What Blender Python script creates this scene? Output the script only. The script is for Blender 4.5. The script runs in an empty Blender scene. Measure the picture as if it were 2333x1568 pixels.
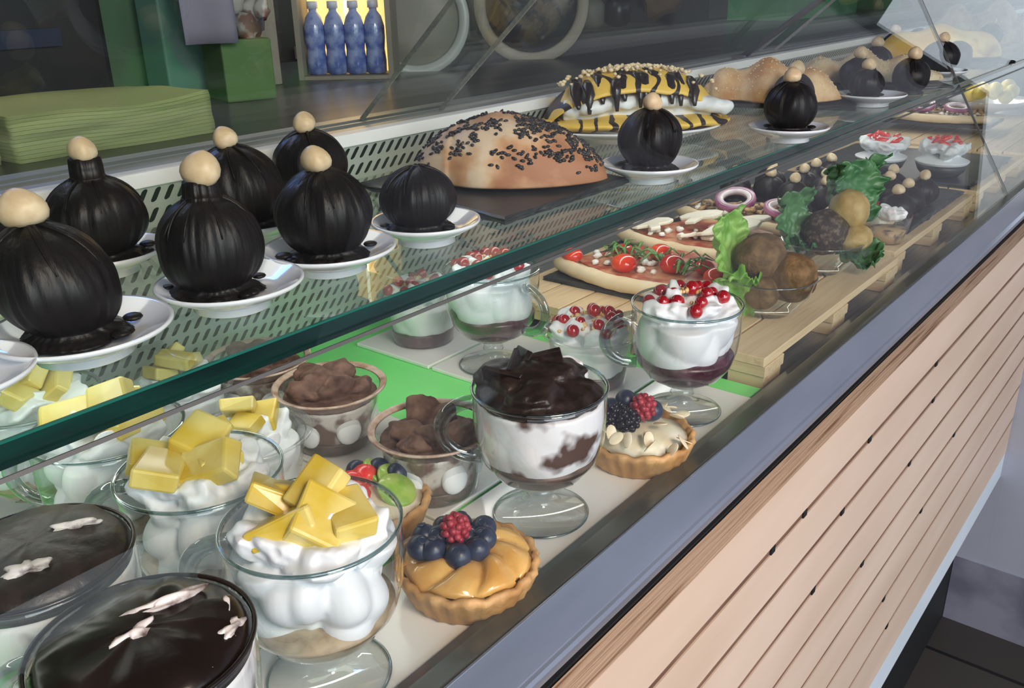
import bpy, math, random
from mathutils import Vector, Matrix, noise
PI = math.pi
C = bpy.context.scene.collection
scene = bpy.context.scene

# ------------------------------------------------------------------ camera
W, H, F = 2333.0, 1568.0, 2050.0
CAM = Vector((0.0, 0.0, 1.55))
ax = Vector((0.6235, 0.3080, -0.7190)).normalized()       # world X seen from the camera
az = Vector((-0.0203, 0.9254, 0.3787))
az = (az - ax * az.dot(ax)).normalized()
ay = az.cross(ax)
RCAM = Matrix((ax, ay, az))                                # rows: world axes, columns: camera axes
cd = bpy.data.cameras.new('camera'); cam = bpy.data.objects.new('camera', cd); C.objects.link(cam)
cd.sensor_width = 36.0; cd.lens = 36.0 * F / W; cd.clip_start = 0.01; cd.clip_end = 100
cam.matrix_world = Matrix.Translation(CAM) @ RCAM.to_4x4()
scene.camera = cam

# ------------------------------------------------------------------ view, world, light
vs = scene.view_settings
vs.view_transform = 'Standard'; vs.look = 'None'; vs.exposure = -0.08; vs.gamma = 1.0; vs.use_curve_mapping = False
scene.cycles.max_bounces = 12; scene.cycles.transparent_max_bounces = 24
scene.cycles.caustics_reflective = False; scene.cycles.caustics_refractive = False
world = bpy.data.worlds.new('sky'); scene.world = world; world.use_nodes = True
wn = world.node_tree; wn.nodes.clear()
wo = wn.nodes.new('ShaderNodeOutputWorld'); wb = wn.nodes.new('ShaderNodeBackground')
wtc = wn.nodes.new('ShaderNodeTexCoord'); wsep = wn.nodes.new('ShaderNodeSeparateXYZ'); wr = wn.nodes.new('ShaderNodeValToRGB')
wn.links.new(wtc.outputs['Generated'], wsep.inputs[0]); wn.links.new(wsep.outputs['Z'], wr.inputs[0])
wr.color_ramp.elements[0].position = 0.0; wr.color_ramp.elements[0].color = (0.30, 0.29, 0.28, 1)
wr.color_ramp.elements[1].position = 0.12; wr.color_ramp.elements[1].color = (0.80, 0.90, 1.0, 1)
wn.links.new(wr.outputs[0], wb.inputs['Color']); wb.inputs['Strength'].default_value = 1.8
wn.links.new(wb.outputs[0], wo.inputs[0])

def area(name, loc, target, sx, sy, power, col):
    d = bpy.data.lights.new(name, 'AREA'); d.shape = 'RECTANGLE'; d.size = sx; d.size_y = sy; d.energy = power; d.color = col
    o = bpy.data.objects.new(name, d); C.objects.link(o); o.location = loc
    o.rotation_euler = (Vector(target) - Vector(loc)).to_track_quat('-Z', 'Y').to_euler()
    return o
area('street_daylight', (-0.6, -2.6, 2.2), (0.6, 0.5, 1.2), 3.0, 1.4, 72, (0.86, 0.93, 1.0))
area('shop_lamp', (0.0, -0.75, 2.2), (0.7, 0.3, 0.9), 0.4, 0.4, 17, (1.0, 0.80, 0.66))
area('case_strip_lamp', (1.1, 0.585, 1.575), (1.1, 0.56, 1.2), 3.4, 0.02, 17, (1.0, 0.97, 0.92))
area('under_shelf_fill', (1.4, 0.600, 1.3350), (1.4, 0.600, 1.15), 3.9, 0.02, 2.8, (1.0, 0.98, 0.94))  # added fill light, brightens the trays and green mat below the shelf
area('kitchen_lamp', (0.9, 1.9, 2.7), (0.9, 1.3, 1.0), 2.0, 0.5, 11, (1.0, 0.95, 0.88))
area('added_blue_light', (0.84, 2.42, 2.70), (0.137, 0.402, 1.265), 0.34, 0.30, 9, (0.10, 0.28, 1.0))  # added unseen blue light for a blue reflection on the glossy chocolate coupe

# ------------------------------------------------------------------ helpers
def P(px, py, h):
    """point where the sight line through a pixel meets the level h below the camera"""
    d = RCAM @ Vector((px - W / 2, H / 2 - py, -F))
    t = -h / d.z
    return Vector((d.x * t, d.y * t, 1.55 - h))
def Zh(h): return 1.55 - h

class MB:
    def __init__(s): s.v = []; s.f = []; s.m = []; s.s = []
    def add(s, vs_, fs, m=0, smooth=True, M=None):
        b = len(s.v)
        s.v += [tuple(M @ Vector(v)) if M is not None else tuple(v) for v in vs_]
        for f in fs:
            s.f.append(tuple(i + b for i in f)); s.m.append(m); s.s.append(smooth)
        return s
    def box(s, x0, x1, y0, y1, z0, z1, m=0, M=None):
        v = [(x, y, z) for x in (x0, x1) for y in (y0, y1) for z in (z0, z1)]
        f = [(0, 1, 3, 2), (4, 6, 7, 5), (0, 4, 5, 1), (2, 3, 7, 6), (0, 2, 6, 4), (1, 5, 7, 3)]
        return s.add(v, f, m, False, M)
    def lathe(s, prof, seg=48, m=0, M=None, fn=None, smooth=True, closed=False):
        v = []; f = []; n = len(prof)
        for i, (r, z) in enumerate(prof):
            for k in range(seg):
                a = 2 * PI * k / seg
                x, y, zz = r * math.cos(a), r * math.sin(a), z
                if fn: x, y, zz = fn(x, y, zz, a, i / (n - 1), r)
                v.append((x, y, zz))
        for i in range(n - 1 if not closed else n):
            j = (i + 1) % n
            for k in range(seg):
                k2 = (k + 1) % seg
                f.append((i * seg + k, i * seg + k2, j * seg + k2, j * seg + k))
        if not closed:
            f.append(tuple(range(seg - 1, -1, -1))); f.append(tuple((n - 1) * seg + k for k in range(seg)))
        return s.add(v, f, m, smooth, M)
    def sphere(s, c, r, seg=20, rings=12, m=0, sc=(1, 1, 1), rot=None, amp=0.0, fq=30.0, seed=0.0):
        v = []; f = []
        R = rot.to_matrix() if rot is not None else None
        for i in range(rings + 1):
            t = PI * (0.02 + 0.96 * i / rings)
            for k in range(seg):
                a = 2 * PI * k / seg
                p = Vector((math.sin(t) * math.cos(a), math.sin(t) * math.sin(a), -math.cos(t)))
                q = Vector((p.x * sc[0], p.y * sc[1], p.z * sc[2])) * r
                if amp: q *= 1 + amp * noise.noise(p * fq + Vector((seed, seed * 1.7, seed * .3)))
                if R: q = R @ q
                v.append((q.x + c[0], q.y + c[1], q.z + c[2]))
        for i in range(rings):
            for k in range(seg):
                k2 = (k + 1) % seg
                f.append((i * seg + k, i * seg + k2, (i + 1) * seg + k2, (i + 1) * seg + k))
        f.append(tuple(range(seg - 1, -1, -1))); f.append(tuple(rings * seg + k for k in range(seg)))
        return s.add(v, f, m, True)
    def tube(s, pts, r, seg=8, m=0, closed=False, flat=1.0):
        pts = [Vector(p) for p in pts]; n = len(pts); v = []; f = []
        rr = r if isinstance(r, (list, tuple)) else [r] * n
        up0 = None
        for i, p in enumerate(pts):
            a = pts[(i - 1) % n] if (closed or i > 0) else p
            b = pts[(i + 1) % n] if (closed or i < n - 1) else p
            t = (b - a).normalized()
            u = Vector((0, 0, 1)) if up0 is None else up0
            if abs(t.dot(u)) > 0.98: u = Vector((0, 1, 0)) if up0 is None else up0
            x = t.cross(u).normalized(); y = x.cross(t).normalized(); up0 = y
            for k in range(seg):
                an = 2 * PI * k / seg
                q = p + x * math.cos(an) * rr[i] + y * math.sin(an) * rr[i] * flat
                v.append(tuple(q))
        for i in range(n if closed else n - 1):
            j = (i + 1) % n
            for k in range(seg):
                k2 = (k + 1) % seg
                f.append((i * seg + k, i * seg + k2, j * seg + k2, j * seg + k))
        if not closed:
            f.append(tuple(range(seg - 1, -1, -1))); f.append(tuple((n - 1) * seg + k for k in range(seg)))
        return s.add(v, f, m, True)
    def prism(s, poly, z0, z1, m=0, M=None, smooth=False):
        n = len(poly)
        v = [(x, y, z0) for x, y in poly] + [(x, y, z1) for x, y in poly]
        f = [tuple(range(n - 1, -1, -1)), tuple(range(n, 2 * n))] + [(i, (i + 1) % n, n + (i + 1) % n, n + i) for i in range(n)]
        return s.add(v, f, m, smooth, M)
    def extx(s, poly, x0, x1, m=0):
        """profile of (y, z) points carried along X"""
        n = len(poly)
        v = [(x0, y, z) for y, z in poly] + [(x1, y, z) for y, z in poly]
        f = [tuple(range(n)), tuple(range(2 * n - 1, n - 1, -1))] + [(i, n + i, n + (i + 1) % n, (i + 1) % n) for i in range(n)]
        return s.add(v, f, m, False)
    def grid(s, fn, nu, nv, m=0):
        v = [fn(i / nu, j / nv) for j in range(nv + 1) for i in range(nu + 1)]
        f = [(j * (nu + 1) + i, j * (nu + 1) + i + 1, (j + 1) * (nu + 1) + i + 1, (j + 1) * (nu + 1) + i) for j in range(nv) for i in range(nu)]
        return s.add(v, f, m, True)

def tag(o, label=None, cat=None, group=None, kind=None):
    if label: o['label'] = label
    if cat: o['category'] = cat
    if group: o['group'] = group
    if kind: o['kind'] = kind
    return o
def thing(name, label, cat, loc=(0, 0, 0), rz=0.0, group=None):
    o = bpy.data.objects.new(name, None); C.objects.link(o); o.empty_display_size = 0.02
    o.location = loc; o.rotation_euler = (0, 0, rz)
    return tag(o, label, cat, group)
def obj(name, mb, mats, parent=None, loc=None, rot=None, bevel=0, remesh=0, smooth_it=0, solid=0, sub=0, label=None, kind=None):
    me = bpy.data.meshes.new(name); me.from_pydata(mb.v, [], mb.f)
    if not isinstance(mats, (list, tuple)): mats = [mats]
    for m in mats: me.materials.append(m)
    me.polygons.foreach_set('material_index', mb.m)
    me.polygons.foreach_set('use_smooth', mb.s)
    me.update()
    o = bpy.data.objects.new(name, me); C.objects.link(o)
    if parent is not None: o.parent = parent
    if loc is not None: o.location = loc
    if rot is not None: o.rotation_euler = rot
    if solid:
        d = o.modifiers.new('solid', 'SOLIDIFY'); d.thickness = solid; d.offset = 0
    if remesh:
        d = o.modifiers.new('remesh', 'REMESH'); d.mode = 'VOXEL'; d.voxel_size = remesh; d.use_smooth_shade = True
    if smooth_it:
        d = o.modifiers.new('smooth', 'SMOOTH'); d.iterations = smooth_it; d.factor = 0.5
    if sub:
        d = o.modifiers.new('sub', 'SUBSURF'); d.levels = sub; d.render_levels = sub
    if bevel:
        d = o.modifiers.new('bevel', 'BEVEL'); d.width = bevel; d.segments = 2; d.limit_method = 'ANGLE'
    if label: o['label'] = label
    if kind: o['kind'] = kind
    return o
def struct(name, mb, m, **k):
    o = obj(name, mb, m, **k); o['kind'] = 'structure'; return o
def dup(root, loc, rz, label, group=None):
    r = root.copy(); C.objects.link(r); r.location = loc; r.rotation_euler = (0, 0, rz)
    r['label'] = label
    if group: r['group'] = group
    for ch in list(root.children):
        c = ch.copy(); C.objects.link(c); c.parent = r
        for g in ch.children:
            d = g.copy(); C.objects.link(d); d.parent = c
    return r

# ------------------------------------------------------------------ materials
def nt(name):
    m = bpy.data.materials.new(name); m.use_nodes = True; t = m.node_tree
    return m, t, t.nodes['Principled BSDF']
def mat(name, c1, c2=None, scale=20, detail=4, rough=0.5, bump=0.0, bscale=60, stretch=(1, 1, 1), metal=0, coat=0, sss=0, lo=0.4, hi=0.6, spec=0.5, c3=None, hi3=0.8, bdist=0.002, tr=0):
    m, t, b = nt(name)
    N, L = t.nodes, t.links
    b.inputs['Roughness'].default_value = rough; b.inputs['Metallic'].default_value = metal
    b.inputs['Coat Weight'].default_value = coat; b.inputs['Coat Roughness'].default_value = 0.08
    b.inputs['Specular IOR Level'].default_value = spec
    if sss:
        b.inputs['Subsurface Weight'].default_value = sss; b.inputs['Subsurface Radius'].default_value = (0.01, 0.008, 0.005); b.inputs['Subsurface Scale'].default_value = 0.5
    b.inputs['Base Color'].default_value = (*c1, 1)
    tc = N.new('ShaderNodeTexCoord'); mp = N.new('ShaderNodeMapping'); mp.inputs['Scale'].default_value = stretch
    L.new(tc.outputs['Object'], mp.inputs[0])
    if c2:
        n = N.new('ShaderNodeTexNoise'); n.inputs['Scale'].default_value = scale; n.inputs['Detail'].default_value = detail
        r = N.new('ShaderNodeValToRGB'); L.new(mp.outputs[0], n.inputs['Vector']); L.new(n.outputs['Fac'], r.inputs[0])
        r.color_ramp.elements[0].position = lo; r.color_ramp.elements[0].color = (*c1, 1)
        r.color_ramp.elements[1].position = hi; r.color_ramp.elements[1].color = (*c2, 1)
        if c3:
            e = r.color_ramp.elements.new(hi3); e.color = (*c3, 1)
        L.new(r.outputs[0], b.inputs['Base Color'])
    if bump:
        n2 = N.new('ShaderNodeTexNoise'); n2.inputs['Scale'].default_value = bscale; n2.inputs['Detail'].default_value = 5
        bp = N.new('ShaderNodeBump'); bp.inputs['Strength'].default_value = bump; bp.inputs['Distance'].default_value = bdist
        L.new(mp.outputs[0], n2.inputs['Vector']); L.new(n2.outputs['Fac'], bp.inputs['Height']); L.new(bp.outputs[0], b.inputs['Normal'])
    return m
def thin_glass(name, tint, ior=1.5, rough=0.0, gain=1.0, haze=0.0, hazecol=(.8, .85, .85)):
    """thin clear pane or wall: see-through with a Fresnel mirror coat"""
    m, t, b = nt(name); N, L = t.nodes, t.links; N.remove(b)
    out = N['Material Output']
    tr = N.new('ShaderNodeBsdfTransparent'); tr.inputs[0].default_value = (*tint, 1)
    gl = N.new('ShaderNodeBsdfGlossy'); gl.inputs['Roughness'].default_value = rough; gl.inputs['Color'].default_value = (1, 1, 1, 1)
    fr = N.new('ShaderNodeFresnel'); geo = N.new('ShaderNodeNewGeometry')
    mx = N.new('ShaderNodeMix'); mx.data_type = 'FLOAT'
    mx.inputs['A'].default_value = ior; mx.inputs['B'].default_value = 1 / ior
    L.new(geo.outputs['Backfacing'], mx.inputs['Factor']); L.new(mx.outputs['Result'], fr.inputs['IOR'])
    mu = N.new('ShaderNodeMath'); mu.operation = 'MULTIPLY'; mu.inputs[1].default_value = gain; mu.use_clamp = True
    L.new(fr.outputs[0], mu.inputs[0])
    ms = N.new('ShaderNodeMixShader'); L.new(mu.outputs[0], ms.inputs[0])
    src = tr.outputs[0]
    if haze:
        df = N.new('ShaderNodeBsdfDiffuse'); df.inputs[0].default_value = (*hazecol, 1)
        m2 = N.new('ShaderNodeMixShader'); m2.inputs[0].default_value = haze
        L.new(src, m2.inputs[1]); L.new(df.outputs[0], m2.inputs[2]); src = m2.outputs[0]
    L.new(src, ms.inputs[1]); L.new(gl.outputs[0], ms.inputs[2]); L.new(ms.outputs[0], out.inputs[0])
    return m
def slot_metal(name):
    """pale steel punched with staggered slanting slots"""
    m, t, b = nt(name); N, L = t.nodes, t.links
    tc = N.new('ShaderNodeTexCoord'); sp = N.new('ShaderNodeSeparateXYZ'); L.new(tc.outputs['Object'], sp.inputs[0])
    def M_(op, a, bb=None, clamp=False):
        n = N.new('ShaderNodeMath'); n.operation = op; n.use_clamp = clamp
        for i, q in enumerate((a, bb)):
            if q is None: continue
            if isinstance(q, (int, float)): n.inputs[i].default_value = q
            else: L.new(q, n.inputs[i])
        return n.outputs[0]
    x, y = sp.outputs['X'], sp.outputs['Y']
    rp, pp, ln, wd = 0.0215, 0.0128, 0.0095, 0.0027
    xs = M_('SUBTRACT', x, M_('MULTIPLY', y, 0.30))
    yr = M_('DIVIDE', y, rp); row = M_('FLOOR', yr)
    xo = M_('ADD', M_('DIVIDE', xs, pp), M_('MULTIPLY', row, 0.5))
    cu = M_('MULTIPLY', M_('SUBTRACT', M_('FRACT', xo), 0.5), pp)
    cv = M_('MULTIPLY', M_('SUBTRACT', M_('FRACT', yr), 0.5), rp)
    ev = M_('MAXIMUM', M_('SUBTRACT', M_('ABSOLUTE', cv), ln / 2), 0.0)
    d = M_('SQRT', M_('ADD', M_('MULTIPLY', cu, cu), M_('MULTIPLY', ev, ev)))
    k = M_('LESS_THAN', d, wd)
    mx = N.new('ShaderNodeMix'); mx.data_type = 'RGBA'; L.new(k, mx.inputs['Factor'])
    mx.inputs['A'].default_value = (0.50, 0.53, 0.50, 1); mx.inputs['B'].default_value = (0.012, 0.02, 0.02, 1)
    L.new(mx.outputs['Result'], b.inputs['Base Color'])
    b.inputs['Roughness'].default_value = 0.45; b.inputs['Metallic'].default_value = 0.1
    bp = N.new('ShaderNodeBump'); bp.inputs['Distance'].default_value = 0.002; bp.invert = True; L.new(k, bp.inputs['Height']); L.new(bp.outputs[0], b.inputs['Normal'])
    return m
def grain_wood(name, c1, c2, c3, axis=0, s=1.0, rough=0.55, spec=0.3):
    st = [14 * s, 14 * s, 14 * s]; st[axis] = 1.0 * s
    return mat(name, c1, c2, scale=6, detail=6, rough=rough, bump=0.12, bscale=14, stretch=tuple(st), lo=0.3, hi=0.55, c3=c3, hi3=0.75, spec=spec)
def tile_mat(name):
    m, t, b = nt(name); N, L = t.nodes, t.links
    tc = N.new('ShaderNodeTexCoord'); br = N.new('ShaderNodeTexBrick'); mp = N.new('ShaderNodeMapping')
    mp.inputs['Rotation'].default_value = (0, 0, PI / 2)
    L.new(tc.outputs['Object'], mp.inputs[0]); L.new(mp.outputs[0], br.inputs['Vector'])
    br.inputs['Scale'].default_value = 1.0; br.inputs['Brick Width'].default_value = 0.9; br.inputs['Row Height'].default_value = 0.2
    br.inputs['Mortar Size'].default_value = 0.006
    br.inputs['Color1'].default_value = (0.045, 0.040, 0.036, 1); br.inputs['Color2'].default_value = (0.07, 0.06, 0.052, 1); br.inputs['Mortar'].default_value = (0.008, 0.008, 0.008, 1)
    L.new(br.outputs['Color'], b.inputs['Base Color']); b.inputs['Roughness'].default_value = 0.55
    return m
def striped(name, base, dark, scale, dist, thr, rough=0.45, axis='X', c_alt=None):
    """pancake batter crossed by poured chocolate bands"""
    m, t, b = nt(name); N, L = t.nodes, t.links
    tc = N.new('ShaderNodeTexCoord'); wv = N.new('ShaderNodeTexWave'); wv.bands_direction = axis
    wv.inputs['Scale'].default_value = scale; wv.inputs['Distortion'].default_value = dist; wv.inputs['Detail'].default_value = 2; wv.inputs['Detail Scale'].default_value = 1.2
    L.new(tc.outputs['Object'], wv.inputs['Vector'])
    nz = N.new('ShaderNodeTexNoise'); nz.inputs['Scale'].default_value = 28; L.new(tc.outputs['Object'], nz.inputs['Vector'])
    ad = N.new('ShaderNodeMath'); ad.operation = 'MULTIPLY_ADD'; L.new(nz.outputs['Fac'], ad.inputs[0]); ad.inputs[1].default_value = 0.9; L.new(wv.outputs['Fac'], ad.inputs[2])
    r = N.new('ShaderNodeValToRGB'); r.color_ramp.interpolation = 'LINEAR'
    r.color_ramp.elements[0].position = thr; r.color_ramp.elements[0].color = (*base, 1)
    r.color_ramp.elements[1].position = thr + 0.02; r.color_ramp.elements[1].color = (*dark, 1)
    dv = N.new('ShaderNodeMath'); dv.operation = 'MULTIPLY'; dv.inputs[1].default_value = 0.6; L.new(ad.outputs[0], dv.inputs[0])
    L.new(dv.outputs[0], r.inputs[0]); L.new(r.outputs[0], b.inputs['Base Color']); b.inputs['Roughness'].default_value = rough
    return m
def emit(name, col, st):
    m, t, b = nt(name); b.inputs['Base Color'].default_value = (*col, 1)
    b.inputs['Emission Color'].default_value = (*col, 1); b.inputs['Emission Strength'].default_value = st
    return m

M = {}
M['pane'] = thin_glass('clear_pane', (0.97, 0.985, 0.975), gain=0.5)
M['shelf_glass'] = thin_glass('shelf_glass', (0.93, 0.97, 0.95), gain=0.8, haze=0.02)
M['door_glass'] = thin_glass('door_glass', (0.92, 0.94, 0.93), gain=0.4)
M['cup_glass'] = thin_glass('cup_glass', (0.965, 0.98, 0.975), gain=1.5, rough=0.02)
M['cup_rim'] = thin_glass('cup_rim', (0.50, 0.60, 0.60), gain=3.0, rough=0.05)
M['handle_glass'] = thin_glass('handle_glass', (0.66, 0.71, 0.71), gain=2.6, rough=0.03)
M['plastic'] = thin_glass('cup_plastic', (0.93, 0.93, 0.92), gain=1.3, rough=0.08, haze=0.05)
M['plastic_brown'] = mat('cocoa_dusted_rim', (0.30, 0.17, 0.11), (0.55, 0.42, 0.34), scale=60, rough=0.35)
M['edge'] = mat('green_glass_edge', (0.001, 0.013, 0.012), (0.002, 0.030, 0.024), scale=8, rough=0.1, coat=0.2, stretch=(1, 6, 6))
M['edge_top'] = mat('bright_glass_arris', (0.008, 0.12, 0.09), rough=0.2)
M['seal'] = mat('grey_seal', (0.09, 0.09, 0.09), rough=0.5)
M['slots'] = slot_metal('slotted_steel')
M['steel'] = mat('brushed_steel', (0.30, 0.31, 0.31), (0.42, 0.43, 0.43), scale=40, stretch=(0.3, 10, 10), rough=0.32, metal=0.7)
M['rail_white'] = mat('white_enamel_rail', (0.86, 0.87, 0.86), (0.80, 0.81, 0.80), scale=6, rough=0.4)
M['rail_grey'] = mat('grey_aluminium', (0.36, 0.36, 0.35), (0.45, 0.45, 0.44), scale=30, stretch=(0.3, 8, 8), rough=0.38, metal=0.6)
M['frame_blue'] = mat('anodised_frame', (0.28, 0.32, 0.40), (0.35, 0.39, 0.48), scale=3, rough=0.24, metal=0.65, stretch=(1, 4, 4))
M['gasket'] = mat('dark_gasket', (0.065, 0.075, 0.074), (0.08, 0.09, 0.088), scale=20, rough=0.3, coat=0.3)
M['black'] = mat('black_matte', (0.008, 0.008, 0.009), rough=0.6)
M['green_mat'] = mat('green_cutting_mat', (0.20, 0.84, 0.21), (0.24, 0.88, 0.25), scale=9, rough=0.35)
M['white_tray'] = mat('white_tray', (0.80, 0.79, 0.76), (0.84, 0.83, 0.81), scale=9, rough=0.18, coat=0.4)
M['porcelain'] = mat('white_porcelain', (0.80, 0.82, 0.88), (0.83, 0.85, 0.90), scale=5, rough=0.10, coat=0.6)
M['choc'] = mat('dark_chocolate', (0.006, 0.005, 0.0055), (0.010, 0.0075, 0.0078), scale=30, rough=0.44, bump=1.0, bscale=75, stretch=(1, 1, 0.10), coat=0.0, spec=0.3)
M['choc_flat'] = mat('chocolate_glaze', (0.011, 0.007, 0.006), (0.03, 0.018, 0.014), scale=24, rough=0.24, bump=0.25, bscale=40, lo=0.45, hi=0.75)
M['choc_crumb'] = mat('chocolate_shards', (0.013, 0.008, 0.007), (0.028, 0.016, 0.013), scale=80, rough=0.4, bump=0.5, bscale=110)
M['cocoa'] = mat('cocoa_powder', (0.075, 0.034, 0.022), (0.22, 0.12, 0.085), scale=90, rough=0.85, bump=0.6, bscale=220, lo=0.35, hi=0.75)
M['nut'] = mat('hazelnut', (0.60, 0.44, 0.26), (0.74, 0.60, 0.40), scale=70, rough=0.42, bump=0.2, bscale=120, sss=0.1)
M['cream'] = mat('whipped_cream', (0.74, 0.78, 0.81), (0.79, 0.82, 0.84), scale=30, rough=0.5, bump=0.12, bscale=70, sss=0.15)
M['cream_cocoa'] = mat('cream_streaked_with_cocoa', (0.84, 0.84, 0.86), (0.10, 0.055, 0.045), scale=26, detail=3, rough=0.5, lo=0.53, hi=0.62)
M['cream_pudding'] = mat('cream_and_coffee_layers', (0.72, 0.68, 0.64), (0.16, 0.085, 0.065), scale=45, detail=3, rough=0.5, lo=0.42, hi=0.56)
M['cream_jam'] = mat('cream_streaked_with_jam', (0.88, 0.88, 0.88), (0.80, 0.62, 0.66), scale=30, rough=0.5, lo=0.55, hi=0.7)
M['cream_smear'] = mat('cream_smeared_with_cocoa', (0.72, 0.66, 0.64), (0.10, 0.06, 0.05), scale=70, rough=0.5, lo=0.5, hi=0.66)
M['coffee'] = mat('coffee_soaked_layer', (0.07, 0.045, 0.035), (0.15, 0.10, 0.08), scale=60, rough=0.5)
M['biscuit'] = mat('biscuit_layer', (0.28, 0.20, 0.12), (0.45, 0.36, 0.24), scale=70, rough=0.6)
M['jam'] = mat('berry_jam_layer', (0.055, 0.018, 0.028), (0.12, 0.05, 0.07), scale=70, rough=0.3)
M['pineapple'] = mat('pineapple', (0.60, 0.43, 0.05), (0.72, 0.60, 0.20), scale=24, stretch=(1, 1, 0.2), rough=0.32, bump=0.35, bscale=50, sss=0.1, coat=0.2)
M['currant'] = mat('redcurrant', (0.26, 0.006, 0.014), (0.40, 0.015, 0.022), scale=50, rough=0.12, coat=0.6)
M['crumb'] = mat('golden_crumb', (0.66, 0.40, 0.14), (0.80, 0.58, 0.28), scale=90, rough=0.6)
M['blueberry'] = mat('blueberry', (0.010, 0.014, 0.035), (0.03, 0.04, 0.08), scale=60, rough=0.35)
M['blackberry'] = mat('blackberry', (0.010, 0.008, 0.014), rough=0.2)
M['raspberry'] = mat('raspberry', (0.30, 0.015, 0.03), (0.45, 0.05, 0.07), scale=120, rough=0.4)
M['pastry'] = mat('tart_pastry', (0.42, 0.21, 0.07), (0.62, 0.36, 0.15), scale=30, rough=0.55, bump=0.5, bscale=120)
M['glazed_apple'] = mat('glazed_apple', (0.58, 0.30, 0.08), (0.74, 0.44, 0.14), scale=30, rough=0.18, bump=0.3, bscale=60, coat=0.5)
M['custard'] = mat('pale_custard', (0.78, 0.68, 0.48), (0.86, 0.80, 0.66), scale=40, rough=0.4, bump=0.3, bscale=60)
M['almond'] = mat('sliced_almond', (0.80, 0.68, 0.47), (0.90, 0.80, 0.62), scale=60, rough=0.5)
M['strawberry'] = mat('strawberry', (0.72, 0.03, 0.03), (0.80, 0.12, 0.08), scale=90, rough=0.25, coat=0.3)
M['kiwi'] = mat('kiwi', (0.25, 0.45, 0.06), (0.40, 0.55, 0.12), scale=90, rough=0.3, coat=0.3)
M['bun'] = mat('baked_bun', (0.72, 0.55, 0.39), (0.60, 0.34, 0.18), scale=15, detail=6, rough=0.6, bump=0.3, bscale=60, c3=(0.40, 0.17, 0.08), hi3=0.60, lo=0.42, hi=0.50)
M['golden'] = mat('golden_bread', (0.55, 0.27, 0.10), (0.78, 0.56, 0.32), scale=24, rough=0.6, bump=0.6, bscale=160, lo=0.35, hi=0.6)
M['pale_bread'] = mat('pale_seeded_bread', (0.62, 0.42, 0.22), (0.80, 0.66, 0.44), scale=30, rough=0.65, bump=0.6, bscale=160, lo=0.35, hi=0.6)
M['egg_bread'] = mat('yellow_bread', (0.72, 0.42, 0.07), (0.80, 0.62, 0.20), scale=14, rough=0.55, bump=0.4, bscale=90, c3=(0.45, 0.20, 0.06), hi3=0.7)
M['sesame'] = mat('sesame_seed', (0.80, 0.66, 0.42), rough=0.5)
M['black_sesame'] = mat('black_sesame', (0.012, 0.011, 0.012), (0.05, 0.045, 0.045), scale=200, rough=0.3)
M['crepe'] = striped('chocolate_crossed_crepe', (0.82, 0.55, 0.09), (0.020, 0.012, 0.010), 13, 7.0, 0.76)
M['crepe_top'] = striped('chocolate_poured_crepe', (0.82, 0.55, 0.10), (0.020, 0.012, 0.010), 10, 11.0, 0.74)
M['slate'] = mat('black_slate', (0.030, 0.033, 0.036), (0.05, 0.053, 0.056), scale=12, rough=0.42, bump=0.5, bscale=30)
M['pine'] = grain_wood('pine_slats', (0.62, 0.45, 0.26), (0.72, 0.55, 0.34), (0.52, 0.35, 0.18), axis=0, s=1.2)
M['pine_y'] = grain_wood('pine_bearers', (0.56, 0.40, 0.23), (0.66, 0.50, 0.30), (0.46, 0.31, 0.17), axis=1, s=1.2)
M['ply'] = mat('counter_plywood', (0.63, 0.46, 0.34), (0.76, 0.58, 0.46), scale=2.2, detail=8, rough=0.5, bump=0.08, bscale=20, stretch=(1, 8, 5), lo=0.3, hi=0.7)
M['ply_edge'] = mat('plywood_edge_layers', (0.30, 0.17, 0.10), (0.68, 0.47, 0.33), scale=5, detail=6, rough=0.6, bump=0.3, bscale=10, stretch=(1.2, 60, 20), lo=0.33, hi=0.47)
M['groove'] = mat('routed_groove', (0.13, 0.065, 0.04), (0.22, 0.12, 0.08), scale=10, rough=0.7, stretch=(1, 10, 10))
M['white_paint'] = mat('white_paint', (0.72, 0.80, 0.88), (0.78, 0.84, 0.9), scale=4, rough=0.4)
M['wall'] = mat('lavender_plaster', (0.38, 0.39, 0.47), (0.42, 0.43, 0.51), scale=3, rough=0.7)
M['wall_end'] = mat('grey_end_wall', (0.22, 0.25, 0.26), (0.26, 0.29, 0.30), scale=3, rough=0.8)
M['skirt'] = mat('stained_skirting', (0.15, 0.15, 0.20), (0.28, 0.27, 0.34), scale=6, rough=0.7, bump=0.2)
M['floor'] = tile_mat('dark_plank_tiles')
M['ceiling'] = mat('dim_ceiling', (0.16, 0.16, 0.15), rough=0.9)
M['kitchen'] = mat('dark_kitchen_wall', (0.055, 0.055, 0.052), (0.08, 0.078, 0.07), scale=2, rough=0.8)
M['worktop'] = mat('dark_worktop', (0.035, 0.035, 0.034), (0.05, 0.049, 0.046), scale=12, rough=0.28, stretch=(0.4, 4, 4), metal=0.2)
M['napkin'] = mat('green_napkin_paper', (0.40, 0.44, 0.18), (0.48, 0.52, 0.23), scale=6, rough=0.9, bump=0.5, bscale=60, stretch=(0.4, 0.4, 9))
M['tomato'] = mat('cherry_tomato', (0.75, 0.07, 0.015), (0.65, 0.03, 0.02), scale=14, rough=0.14, coat=0.5)
M['tomato_d'] = mat('ripe_tomato', (0.50, 0.02, 0.015), (0.62, 0.05, 0.03), scale=14, rough=0.14, coat=0.5)
M['crust'] = mat('pizza_crust', (0.70, 0.55, 0.34), (0.80, 0.68, 0.47), scale=24, rough=0.65, bump=0.2, bscale=60)
M['sauce'] = mat('tomato_sauce', (0.38, 0.06, 0.03), (0.60, 0.30, 0.16), scale=50, rough=0.4, bump=0.4, bscale=70)
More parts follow.
